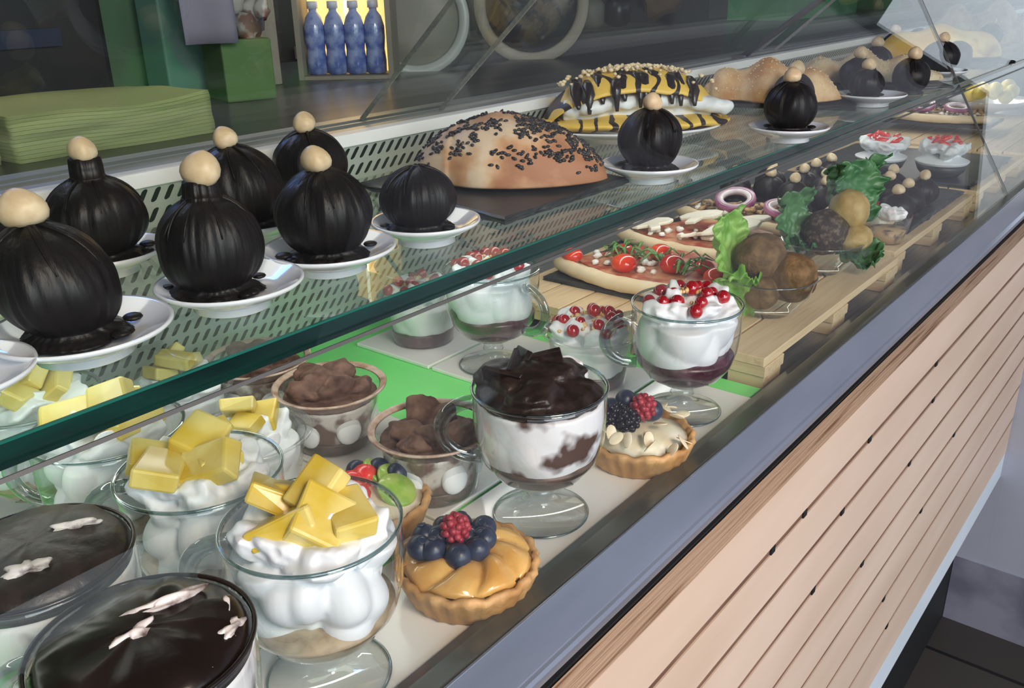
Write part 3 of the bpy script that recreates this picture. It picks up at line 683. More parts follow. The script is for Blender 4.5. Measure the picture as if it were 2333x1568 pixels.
c = P(2, 835, .19); saucer(c.x - .03, c.y - .005, SZ, .045, 'saucer cut off by the left edge of the picture, lowest of all')
back = [  # ball base pixel, radius, height, neck
    ((238, 592), .0350, .060, .013, 'rear chocolate profiterole with half-dipped hazelnut on a neck, behind the two nearest ones'),
    ((2, 690), .0330, .060, .004, 'rear chocolate profiterole half cut off by the left edge'),
    ((570, 520), .0345, .066, .0, 'rear chocolate profiterole with hazelnut, behind the tall necked one'),
    ((715, 462), .0330, .064, .0, 'rearmost chocolate profiterole against the slotted panel, behind the third front one'),
]
for i, (pc, br, bh, nk, lab) in enumerate(back):
    c = P(pc[0], pc[1], .19)
    saucer(c.x, c.y, SZ, .046, ['saucer under the profiterole with the half-dipped nut', 'saucer under the profiterole cut by the left edge', 'saucer behind the tall necked profiterole', 'saucer farthest back against the slotted panel'][i])
    choc_ball(c.x, c.y, SZ + .0125, br, bh, 21.7 + i, lab, 'chocolate profiteroles along the shelf', neck=nk, lean=(-.12 if i == 2 else 0), nt_dir=-.9)
# far ones standing behind the breads on the shelf
far = [((1815, 128), .155 - .02, 'profiterole behind the golden sesame roll, only its hazelnut clear of the bread'), ((1963, 98), .135, 'profiterole directly behind the pale twisted bread'),
       ((2003, 76), .135, 'profiterole between the twisted bread and the yellow bread'), ((2044, 50), .135, 'profiterole behind the left end of the yellow bread'),
       ((2100, 42), .135, 'nutless-looking dark profiterole behind the yellow bread'), ((2137, 78), .135, ''), ((2190, 66), .135, 'profiterole against the far right pastry'),
       ((2243, 24), .135, 'farthest profiterole near the top right corner, left of two'), ((2265, 32), .135, 'farthest profiterole near the top right corner, right of two'), ((2086, 98), .135, 'small profiterole left of the big far one')]
for i, (pc, hn, lab) in enumerate(far):
    if not lab: continue
    c = P(pc[0], pc[1], .118)
    choc_ball(c.x, min(c.y, .70), SZ, .0300, .058, 40.1 + i, 'chocolate ' + lab, 'chocolate profiteroles along the shelf', nut=(i not in (4, 6)), seg=48, skirt=0, nut_r=.0115)

# ------------------------------------------------------------------ breads on the shelf
def loaf(name, label, cat, loc, rz, L_, Wd, Hh, mt, seed, lumps=None, taper=.5, flat=.12, amp=.06):
    t = thing(name, label, cat, loc, rz)
    nu, nv = 64, 40; m = MB(); v = []; f = []
    for i in range(nu + 1):
        u = -1 + 2 * i / nu
        e = max(0.0, 1 - abs(u) ** 2.4) ** taper
        lm = 1 + (lumps(u) if lumps else 0)
        for k in range(nv):
            a = 2 * PI * k / nv
            yy = math.cos(a); zz = math.sin(a)
            zz = zz if zz > 0 else zz * flat
            p = Vector((u * L_ / 2, yy * Wd / 2 * e * lm, zz * Hh * e * lm))
            d = 1 + amp * noise.noise(Vector((u * 2.4 + seed, yy * 2, zz * 2)))
            v.append((p.x, p.y * d, max(p.z * d + .004 * 0, -flat * Hh * .9) + flat * Hh * .9))
    for i in range(nu):
        for k in range(nv):
            k2 = (k + 1) % nv
            f.append((i * nv + k, (i + 1) * nv + k, (i + 1) * nv + k2, i * nv + k2))
    f.append(tuple(range(nv))); f.append(tuple(nu * nv + k for k in range(nv - 1, -1, -1)))
    m.add(v, f, 0, True)
    o = obj('crumb_body', m, mt, t, sub=1)
    def surf(u, a, out=0.0):
        e = max(0.0, 1 - abs(u) ** 2.4) ** taper
        lm = 1 + (lumps(u) if lumps else 0)
        yy, zz = math.cos(a), max(math.sin(a), 0)
        d = 1 + amp * noise.noise(Vector((u * 2.4 + seed, yy * 2, zz * 2)))
        return Vector((u * L_ / 2, yy * Wd / 2 * e * lm * d, zz * Hh * e * lm * d + flat * Hh * .9 + out))
    return t, surf
def seeds(t, surf, n, seed, mt, size, a0, a1, name, u0=-.93, u1=.93, dens=None):
    rn = random.Random(seed); m = MB(); k = 0; tries = 0
    while k < n and tries < n * 30:
        tries += 1
        u = rn.uniform(u0, u1); a = rn.uniform(a0, a1)
        if dens and rn.random() > dens(u, a): continue
        p = surf(u, a); rot = Vector((rn.uniform(-1, 1), rn.uniform(-1, 1), rn.uniform(-.4, .4))).to_track_quat('X', 'Z')
        m.sphere(p, size, 6, 4, sc=(1.5, .85, .7), rot=rot); k += 1
    obj(name, m, mt, t, kind='stuff')
# black sesame bun on slate
A, B_ = P(985, 405, .19), P(1385, 415, .19)
ctr = (A + B_) / 2; ang = math.atan2(B_.y - A.y, B_.x - A.x)
sp = [P(820, 418, .195), P(1150, 500, .195), P(1430, 408, .195), P(1120, 340, .195)]
slate([(p.x, p.y) for p in sp], SZ, .0065, 'black slate board under the black sesame bun', 3)
t, sf = loaf('sesame_bun', 'large baked bun topped with black sesame clusters on a slate board', 'bun', (ctr.x, ctr.y + .012, SZ + .0068), ang, .200, .105, .056, M['bun'], 2.0, taper=.66, amp=.07, lumps=lambda u: .10 * math.exp(-((u + .1) / .3) ** 2) - .12 * max(0, u - .2) + .05 * (u < -.5))
def dn(u, a):
    q = noise.noise(Vector((u * 6, a * 3.2, 4.0)))
    top_ = math.sin(a)
    return 1.0 if (q > .0 - .25 * (u > .1) and top_ > .5) else (.7 if (q > .28 and top_ > .3) else .03)
seeds(t, sf, 900, 5, M['black_sesame'], .0022, .25, PI - .25, 'black_sesame_seeds', dens=dn)
# crepe on oval plate
A, B_ = P(1262, 300, .185), P(1680, 285, .185); ctr = (A + B_) / 2; ang = math.atan2(B_.y - A.y, B_.x - A.x)
cy0 = ctr.y + .02
pl = MB().lathe([(.055, 0), (.058, .004), (.085, .010), (.118, .0165), (.121, .0185), (.118, .0195), (.085, .0125), (.058, .0075), (.001, .007)], 72, fn=lambda x, y, z, a, tt, r: (x, y * .62, z))
tag(obj('oval_plate', pl, M['porcelain'], loc=(ctr.x - .012, cy0, SZ), rot=(0, 0, ang)), 'oval white porcelain plate under the striped crepe', 'plate')
cr = thing('stuffed_crepe', 'yellow folded crepe striped with chocolate, filled with cream and topped with chopped nuts', 'crepe', (ctr.x, cy0, SZ + .0130), ang)
def slab(L_, Wd, z0, th, arch, seed, ny=26, nx=60, yoff=0, dome=1.0, sag=0):
    m = MB(); v = []; f = []
    def pt(i, k):
        u = -1 + 2 * i / nx
        e = max(0, 1 - abs(u) ** 3) ** .5
        a = 2 * PI * k / ny
        yy = math.cos(a); zz = math.sin(a)
        y = yy * Wd / 2 * (e * .85 + .15); base = z0 + arch * (1 - u * u) * dome
        dome_y = (1 - yy * yy) * 0
        z = base + arch * .55 * (1 - (yy) ** 2) * e + zz * th / 2 * (e * .8 + .2) + .004 * noise.noise(Vector((u * 4, yy * 1.5, seed))) - sag * abs(u) ** 4
        return (u * L_ / 2, y + yoff + .004 * noise.noise(Vector((u * 3, 0, seed + 5))), z)
    for i in range(nx + 1):
        for k in range(ny): v.append(pt(i, k))
    for i in range(nx):
        for k in range(ny):
            k2 = (k + 1) % ny; f.append((i * ny + k, (i + 1) * ny + k, (i + 1) * ny + k2, i * ny + k2))
    f.append(tuple(range(ny))); f.append(tuple(nx * ny + k for k in range(ny - 1, -1, -1)))
    return m.add(v, f, 0, True)
obj('lower_fold', slab(.248, .115, .010, .020, 0.001, 1, yoff=-.004), M['crepe'], cr)
cm = MB(); rn = random.Random(2)
for k in range(22):
    u = -1 + 2 * (k + .5) / 22
    cm.sphere((u * .098 + .012, -.028 + rn.uniform(-.008, .004), .028 + .010 * (1 - u * u)), .0115, 12, 8, sc=(1.3, 1, .8), amp=.3, fq=2, seed=k)
cm.box(-.095, .095, -.026, .045, .016, .042)
cm.box(-.06, .06, -.024, .04, .030, .047)
obj('cream_filling', cm, M['cream'], cr, remesh=.0025, smooth_it=3)
top = slab(.232, .108, .028, .022, .024, 7, yoff=.006, sag=.018)
obj('upper_fold', top, M['crepe_top'], cr)
ds = MB(); rn = random.Random(12)
for k in range(11):
    u = -.70 + 1.3 * k / 10 + rn.uniform(-.04, .04); y = rn.uniform(-.045, -.015)
    z = .028 + .024 * (1 - u * u) + .012 * (1 - (y / .05) ** 2) + .008
    pts = [(u * .113 + rn.uniform(-.004, .004), y + .025, z + .004), (u * .113, y + .006, z + .001), (u * .113 + rn.uniform(-.003, .003), y - .008, z - .008), (u * .113, -.044, z - .020), (u * .113, -.048, z - .024 - rn.uniform(0, .012))]
    ds.tube(pts, [.0055, .007, .006, .004, .002], 8, flat=.6)
obj('chocolate_sauce', ds, M['choc_flat'], cr)
ns = MB(); rn = random.Random(9)
for k in range(210):
    u = max(-.85, min(.85, rn.gauss(0, .38))); y = rn.gauss(.004, .018)
    z = .028 + .024 * (1 - u * u) + .0132 * (1 - (y / .055) ** 2) + .011 + rn.uniform(0, .004)
    s_ = rn.uniform(.0014, .0034)
    ns.sphere((u * .113, y, z), s_, 5, 3, sc=(1.2, .9, .8), amp=.6, fq=2, seed=k)
obj('chopped_nuts', ns, M['sesame'], cr, kind='stuff')
# golden sesame roll
A, B_ = P(1645, 222, .19), P(1900, 228, .19); ctr = (A + B_) / 2; ang = math.atan2(B_.y - A.y, B_.x - A.x)
slate(rect(ctr.x + .02, ctr.y + .002, .115, .065, ang), SZ, .0065, 'black slate board under the golden sesame roll', 6)
t, sf = loaf('sesame_roll', 'golden brown sesame roll on a slate behind the second single profiterole', 'bread roll', (ctr.x - .01, ctr.y + .012, SZ + .0068), ang, .225, .092, .053, M['golden'], 9.0, lumps=lambda u: .16 * math.cos(u * 9) - .25 * (u < -.75), taper=.7, amp=.08)
seeds(t, sf, 260, 11, M['sesame'], .0013, .1, PI - .1, 'sesame_seeds')
# pale twisted bread
A, B_ = P(1838, 186, .19), P(2128, 184, .19); ctr = (A + B_) / 2; ang = math.atan2(B_.y - A.y, B_.x - A.x)
slate(rect(ctr.x + .01, ctr.y + .012, .135, .065, ang), SZ, .0065, 'black slate board under the pale twisted bread', 8)
t, sf = loaf('twisted_bread', 'pale lumpy twisted bread with sesame seeds on a slate board', 'bread', (ctr.x, ctr.y + .01, SZ + .0068), ang, .275, .095, .046, M['pale_bread'], 4.0, lumps=lambda u: .22 * math.cos(u * 11 + .6) - .22 * abs(u + .1), taper=.55, amp=.12)
seeds(t, sf, 260, 13, M['sesame'], .0014, .1, PI - .1, 'sesame_seeds')
# yellow bread far
A, B_ = P(2035, 133, .19), P(2262, 130, .19); ctr = (A + B_) / 2; ang = math.atan2(B_.y - A.y, B_.x - A.x)
slate(rect(ctr.x + .01, ctr.y + .01, .140, .065, ang), SZ, .0065, 'black slate board under the yellow bread', 9)
t, sf = loaf('yellow_bread', 'yellow glazed bread with browned top behind the big far profiterole', 'bread', (ctr.x, ctr.y + .01, SZ + .0068), ang, .27, .10, .062, M['egg_bread'], 6.0, lumps=lambda u: .10 * math.cos(u * 8), taper=.5, amp=.1)
c = P(2300, 75, .19)
t, sf = loaf('seeded_pastry', 'pale knobbly pastry at the top right corner of the display', 'pastry', (2.9, .60, SZ + .0002), -1.1, .42, .14, .085, M['pale_bread'], 14.0, lumps=lambda u: .25 * math.cos(u * 12), taper=.5, amp=.18)

# ------------------------------------------------------------------ dessert coupes and cups
BOWL = [(.0085, .030), (.022, .0325), (.036, .041), (.0455, .054), (.0500, .070), (.0515, .088), (.0515, .112)]
def bowl_r(z):
    for (r0, z0), (r1, z1) in zip(BOWL, BOWL[1:]):
        if z0 <= z <= z1: return r0 + (r1 - r0) * (z - z0) / (z1 - z0)
    return BOWL[-1][0]
CUP = [(.034, 0), (.036, .002), (.040, .024), (.0450, .050), (.0465, .056)]
def cup_r(z):
    for (r0, z0), (r1, z1) in zip(CUP, CUP[1:]):
        if z0 <= z <= z1: return r0 + (r1 - r0) * (z - z0) / (z1 - z0)
    return CUP[-1][0]
def coupe_glass(t, handle_a):
    prof = BOWL[:]
    dense = []
    for (r0, z0), (r1, z1) in zip(prof, prof[1:]):
        for k in range(4): dense.append((r0 + (r1 - r0) * k / 4, z0 + (z1 - z0) * k / 4))
    dense.append(prof[-1])
    v = MB(); v.lathe(dense + [(r - .0004, z) for r, z in reversed(dense[-1:])], 64)
    v.f = v.f[:-1]; v.m = v.m[:-1]; v.s = v.s[:-1]     # open top
    obj('bowl', v, M['cup_glass'], t)
    obj('rim', MB().lathe([(.0515 + .0013 * math.cos(a), .112 + .0013 * math.sin(a)) for a in [2 * PI * k / 8 for k in range(8)]], 64, closed=True), M['cup_rim'], t)
    s_ = MB().lathe([(.0375, 0), (.0385, .0012), (.037, .0026), (.022, .006), (.012, .010), (.0085, .015), (.0095, .018), (.0120, .0205), (.0100, .0235), (.0090, .0265), (.0120, .0300)], 48)
    obj('foot', s_, M['cup_glass'], t)
    obj('foot_rim', MB().lathe([(.0378 + .0010 * math.cos(a), .0014 + .0010 * math.sin(a)) for a in [2 * PI * k / 8 for k in range(8)]], 48, closed=True), M['cup_rim'], t)
    ca, sa = math.cos(handle_a), math.sin(handle_a); pts = []
    for k in range(17):
        a = -PI * .52 + PI * 1.04 * k / 16
        rr = .049 + .028 * math.cos(a); zz = .076 + .024 * math.sin(a)
        if k == 0: rr = .046
        pts.append((rr * ca, rr * sa, zz))
    obj('handle', MB().tube(pts, .0038, 12, flat=1.5), M['handle_glass'], t)
def fill(prof_r, z0, z1, amp, seed, inset=.0012, seg=72, n=14, dome=.004, cell=34):
    pr = []
    for i in range(n + 1):
        z = z0 + (z1 - z0) * i / n; pr.append((prof_r(z) - inset, z))
    pr = [(.001, z0)] + pr + [(pr[-1][0] * .8, z1 + dome * .6), (pr[-1][0] * .4, z1 + dome), (.001, z1 + dome)]
    def fn(x, y, z, a, t, r):
        if amp and r > .004:
            d = noise.voronoi(Vector((x * cell, y * cell, z * cell * 1.1 + seed)))[0]
            k = 1 - amp * min(1, d[0] * 1.1) ** 2
            return (x * k, y * k, z)
        return (x, y, z)
    return MB().lathe(pr, seg, fn=fn)
def dollops(m, R, z, n, seed, r0=.013, r1=.019, rise=.012, ragged=.25):
    rn = random.Random(seed)
    for k in range(n):
        a = k * 2.399963; q = math.sqrt((k + .5) / n) * (R - r1 * .75)
        rr = rn.uniform(r0, r1)
        rot = Vector((math.cos(a) + rn.uniform(-.6, .6), math.sin(a) + rn.uniform(-.6, .6), rn.uniform(.2, 1.4))).to_track_quat('Z', 'Y')
        m.sphere((q * math.cos(a), q * math.sin(a), z + rise * (1 - (q / R) ** 2) + rn.uniform(-.003, .003)), rr, 18, 12, sc=(1.05, .62, 1.15), rot=rot, amp=ragged + .15, fq=1.6, seed=seed + k)
def chunk(t, name, x, y, z, sx, sy, sz, rot, mt, seed=0, bev=.002):
    m = MB(); v = [(a * sx / 2 * (1 + .35 * noise.noise(Vector((a * 1.3, b_ * 1.3, c_ + seed * 1.37)))), b_ * sy / 2 * (1 + .40 * noise.noise(Vector((c_ * .5, a * 1.3 + seed * 2.1, b_ * 1.2)))), c_ * sz / 2) for a in (-1, 1) for b_ in (-1, 1) for c_ in (-1, 1)]
    m.add(v, [(0, 1, 3, 2), (4, 6, 7, 5), (0, 4, 5, 1), (2, 3, 7, 6), (0, 2, 6, 4), (1, 5, 7, 3)], 0, False)
    o = obj(name, m, mt, t, loc=(x, y, z), rot=rot, bevel=bev)
    return o
HL = math.radians(128)
def pineapple_bits(t, z, n, seed, s=1.0, R=.026):
    rn = random.Random(seed)
    for k in range(n):
        a = k * 2 * PI / n + rn.uniform(-.3, .3); q = R * (0.25 if k == 0 else rn.uniform(.55, 1.0))
        chunk(t, 'pineapple_chunk', q * math.cos(a), q * math.sin(a), z + (.010 if k == 0 else 0) + rn.uniform(0, .005), .034 * s * rn.uniform(.8, 1.15), .025 * s * rn.uniform(.8, 1.1), .013 * s, (rn.uniform(-.7, .7), rn.uniform(-.6, .6), rn.uniform(0, PI)), M['pineapple'], k + seed)
def coupe(px, py, label, kind, seed, group, hp=None, handle=HL, h=.288, at_foot=True):
    c = P(px, py, .40) if at_foot else P(px, py, h)
    t = thing('dessert_coupe', label, 'dessert', (c.x, c.y, TZ + .0002), 0, group)
    coupe_glass(t, handle)
    rn = random.Random(seed)
    if kind == 'pineapple':
        obj('biscuit_layer', fill(bowl_r, .0325, .054, 0, seed), M['biscuit'], t)
        m = fill(bowl_r, .0525, .098, .60, seed, cell=27)
        dollops(m, .047, .100, 12, seed, rise=.010)
        obj('cream', m, M['cream'], t, remesh=.0013, smooth_it=2)
        pineapple_bits(t, .120, 6, seed)
    elif kind == 'choc':
        obj('coffee_layer', fill(bowl_r, .0325, .056, 0, seed), M['coffee'], t)
        m = fill(bowl_r, .0545, .104, .10, seed, cell=24)
        m.sphere((.036 * math.cos(-.05), .036 * math.sin(-.05), .108), .015, 16, 10, amp=.3, fq=2, seed=1)
        obj('cream', m, M['cream_cocoa'], t, remesh=.0014, smooth_it=3)
        c_ = MB()
        for k in range(12):
            a = rn.uniform(0, 2 * PI); q = .026 * math.sqrt(rn.random())
            c_.sphere((q * math.cos(a) - .004, q * math.sin(a) + .006, .110 + .013 * (1 - q / .045)), rn.uniform(.013, .019), 16, 10, sc=(1.3, 1.2, .6), amp=.28, fq=1.6, seed=k)
        c_.lathe([(.001, .104), (.0485, .105), (.0490, .109), (.040, .116), (.001, .124)], 64, fn=lambda x, y, z, a, tt, r: (x * (1 - (.16 if abs(a - 5.9) < .5 else 0) * (r > .02)), y * (1 - (.16 if abs(a - 5.9) < .5 else 0) * (r > .02)), z + .002 * noise.noise(Vector((x * 90, y * 90, 3)))))
        obj('chocolate_shards', c_, M['choc_crumb'], t, remesh=.0013)
        for k in range(4):
            a = k * .7 + .5; q = .020 + .010 * (k % 2)
            chunk(t, 'chocolate_flake', q * math.cos(a), q * math.sin(a), .124, .030, .004, .018, (rn.uniform(-.6, .6), rn.uniform(-.3, .3), rn.uniform(0, PI)), M['choc_crumb'], k, .0008)
    elif kind == 'glaze':
        obj('coffee_layer', fill(bowl_r, .0325, .050, 0, seed), M['coffee'], t)
        obj('cream', fill(bowl_r, .0495, .102, .06, seed, cell=24), M['cream_cocoa'], t)
        gm = MB().lathe([(.001, .1027), (.0498, .1035), (.0502, .110), (.044, .1165), (.030, .1195), (.015, .121), (.001, .1215)], 72,
                        fn=lambda x, y, z, a, tt, r: (x, y, z + (.0028 * noise.noise(Vector((x * 45 + seed, y * 45, 3))) + .0015 * noise.noise(Vector((x * 130, y * 130, 3 + seed)))) * (r < .047)))
        obj('chocolate_glaze', gm, M[hp or 'choc_flat'], t)
        for ch in t.children:
            if ch.name.startswith('rim'): ch.data.materials[0] = M['choc_flat']
        sm = [(.006, .017, .020, .0045, .65), (.000, -.004, .011, .004, .95), (.040, .003, .010, .004, 1.3), (.006, -.029, .024, .006, .25), (.034, .020, .008, .003, 2.0)] if not hp else [(-.016, -.028, .016, .010, -.2), (.010, -.022, .010, .006, .5), (.016, .016, .012, .003, .4), (-.030, -.020, .010, .007, 0)]
        for i, (r_, f_, lx, ly, an) in enumerate(sm):
            ca, sa = math.cos(an), math.sin(an); q = Vector((.6235, -.782, 0)) * r_ + Vector((.782, .6235, 0)) * f_
            w_ = math.atan2(-.782, .6235) + an
            obj('cream_smear', MB().sphere((0, 0, 0), 1, 26, 14, sc=(lx, ly, .0035), amp=.9, fq=1.7, seed=seed + i), M['cream_smear'], t, loc=(q.x, q.y, .1195 - (.005 if abs(r_) > .03 or f_ < -.025 else 0)), rot=(0, 0, w_))
    elif kind == 'currant':
        obj('berry_jam', fill(bowl_r, .0325, .062, 0, seed), M['jam'], t)
        m = fill(bowl_r, .0605, .098, .36, seed, cell=20)
        dollops(m, .046, .102, 11, seed, r0=.012, r1=.017, rise=.012)
        obj('cream', m, M['cream'], t, remesh=.0013, smooth_it=3)
        for k in range(15):
            a = k * 2.4 + rn.uniform(-.2, .2); q = .006 + .032 * math.sqrt(k / 15)
            obj('redcurrant', MB().sphere((0, 0, 0), rn.uniform(.0058, .0074), 14, 10), M['currant'], t, loc=(q * math.cos(a), q * math.sin(a), .1275 - .32 * q + rn.uniform(-.001, .003)))
        crm = MB()
        for k in range(28): 
            a = rn.uniform(0, 2 * PI); q = rn.uniform(0, .042); crm.sphere((q * math.cos(a), q * math.sin(a), .126 - .3 * q), rn.uniform(.001, .0026), 6, 4, amp=.4, fq=2, seed=k)
        obj('crumbs', crm, M['crumb'], t, kind='stuff')
    return t
G1 = 'footed glass coupes on the case floor'
coupe(752, 1540, 'footed glass coupe of cream and big pineapple chunks, front row beside the blueberry tart', 'pineapple', 3, G1)
coupe(1232, 1168, 'footed glass coupe of cream under a heap of dark chocolate shards, centre of the picture', 'choc', 5, G1)
coupe(1552, 935, 'footed glass coupe of white cream and redcurrants, front row beside the pallet', 'currant', 8, G1)
coupe(1125, 830, 'footed glass redcurrant coupe behind the shelf edge between two redcurrant cups', 'currant', 12, G1, handle=HL + 2.4)
coupe(322, 1452, 'glossy dark chocolate coupe at the bottom left, nearest the camera', 'glaze', 15, G1, at_foot=False, h=.285)
coupe(75, 1268, 'matt dark chocolate coupe with white cream at its rim, at the left edge', 'glaze', 19, G1, hp='choc_crumb', at_foot=False, h=.288)
coupe(454, 1070, 'glass coupe of cream and pineapple behind the front pineapple coupe', 'pineapple', 22, G1, at_foot=False, h=.288)
coupe(243, 975, 'glass coupe of cream and pineapple just under the shelf edge at left', 'pineapple', 26, G1, at_foot=False, h=.288)
coupe(62, 905, 'pineapple coupe seen through the glass shelf, farthest left at the back', 'pineapple', 31, G1, at_foot=False, h=.288)
def pudding(px, py, label, kind, seed, group, dx=0, dy=0):
    c = P(px, py, .40)
    t = thing('pudding_cup', label, 'dessert', (c.x + dx, c.y + dy, TZ + .0002), seed, group)
    rn = random.Random(seed)
    d = []
    for (r0, z0), (r1, z1) in zip(CUP, CUP[1:]):
        for k in range(3): d.append((r0 + (r1 - r0) * k / 3, z0 + (z1 - z0) * k / 3))
    d.append(CUP[-1])
    v = MB(); v.lathe(d, 56); v.f = v.f[:-1]; v.m = v.m[:-1]; v.s = v.s[:-1]
    obj('plastic_cup', v, M['plastic'], t)
    obj('cup_lip', MB().lathe([(.0455, .0555), (.0500, .0560), (.0518, .0566), (.0522, .0578), (.0512, .0588), (.0498, .0576), (.0465, .0568)], 56, closed=True), M['plastic_brown'] if kind == 'cocoa' else M['plastic'], t)
    if kind == 'cocoa':
        obj('coffee_layer', fill(cup_r, .0008, .012, 0, seed), M['coffee'], t)
        obj('cream', fill(cup_r, .0125, .046, .05, seed, cell=30), M['cream_pudding'], t)
        for (a, zz) in ((-1.9, .026), (-.9, .028), (-2.9, .024)):
            m = MB().sphere((0, 0, 0), .012, 14, 10, sc=(.4, 1, 1.15)); obj('cream_blob', m, M['cream'], t, loc=(.0375 * math.cos(a - seed), .0375 * math.sin(a - seed), zz), rot=(0, 0, a - seed))
        m = MB().lathe([(.001, .0465), (.043, .0468), (.043, .049), (.001, .054)], 40)
        dollops(m, .043, .052, 6, seed, r0=.013, r1=.017, rise=.006, ragged=.2)
        obj('cocoa_topping', m, M['cocoa'], t, remesh=.0013, smooth_it=2)
    elif kind == 'pineapple':
        m = fill(cup_r, .0008, .046, .2, seed); dollops(m, .043, .051, 9, seed, r0=.012, r1=.016, rise=.008)
        obj('cream', m, M['cream'], t, remesh=.0014, smooth_it=3)
        pineapple_bits(t, .070, 4, seed, .85, .02)
    else:
        obj('berry_jam', fill(cup_r, .0008, .016, 0, seed), M['jam'], t)
        m = fill(cup_r, .0165, .046, .22, seed); dollops(m, .043, .051, 9, seed, r0=.011, r1=.016, rise=.012)
        obj('cream', m, M['cream'], t, remesh=.0014, smooth_it=3)
        for k in range(15):
            a = k * 2.4 + rn.uniform(-.2, .2); q = .005 + .034 * math.sqrt(k / 15)
            obj('redcurrant', MB().sphere((0, 0, 0), rn.uniform(.0056, .0070), 14, 10), M['currant'], t, loc=(q * math.cos(a), q * math.sin(a), .080 - .42 * q + rn.uniform(-.001, .003)))
        crm = MB()
        for k in range(46):
            a = rn.uniform(0, 2 * PI); q = rn.uniform(0, .040); crm.sphere((q * math.cos(a), q * math.sin(a), .078 - .36 * q), rn.uniform(.001, .0028), 6, 4, amp=.4, fq=2, seed=k)
        obj('crumbs', crm, M['crumb'], t, kind='stuff')
    return t
G2 = 'clear plastic pudding cups on the case floor'
pudding(752, 1015, 'plastic cup of cocoa-dusted tiramisu standing against the green board', 'cocoa', 2, G2, dx=.010, dy=.004)
pudding(990, 1110, 'plastic cup of cocoa-dusted tiramisu directly left of the big chocolate coupe', 'cocoa', 4, G2)
pudding(602, 935, 'cocoa-dusted cup half hidden under the glass shelf edge', 'cocoa', 7, G2)
c9 = P(585, 960, .33); pudding(590, 1085, 'plastic cup of cream and pineapple behind the middle pineapple coupe', 'pineapple', 9, G2, dx=-.018, dy=-.022)
pudding(425, 1000, 'small pineapple cup farther back under the shelf edge', 'pineapple', 11, G2)
pudding(965, 772, 'plastic cup of cream and redcurrants rearmost on its white tray', 'currant', 13, G2)
pudding(1345, 868, 'plastic cup of cream, crumbs and redcurrants behind the big chocolate coupe', 'currant', 17, G2)

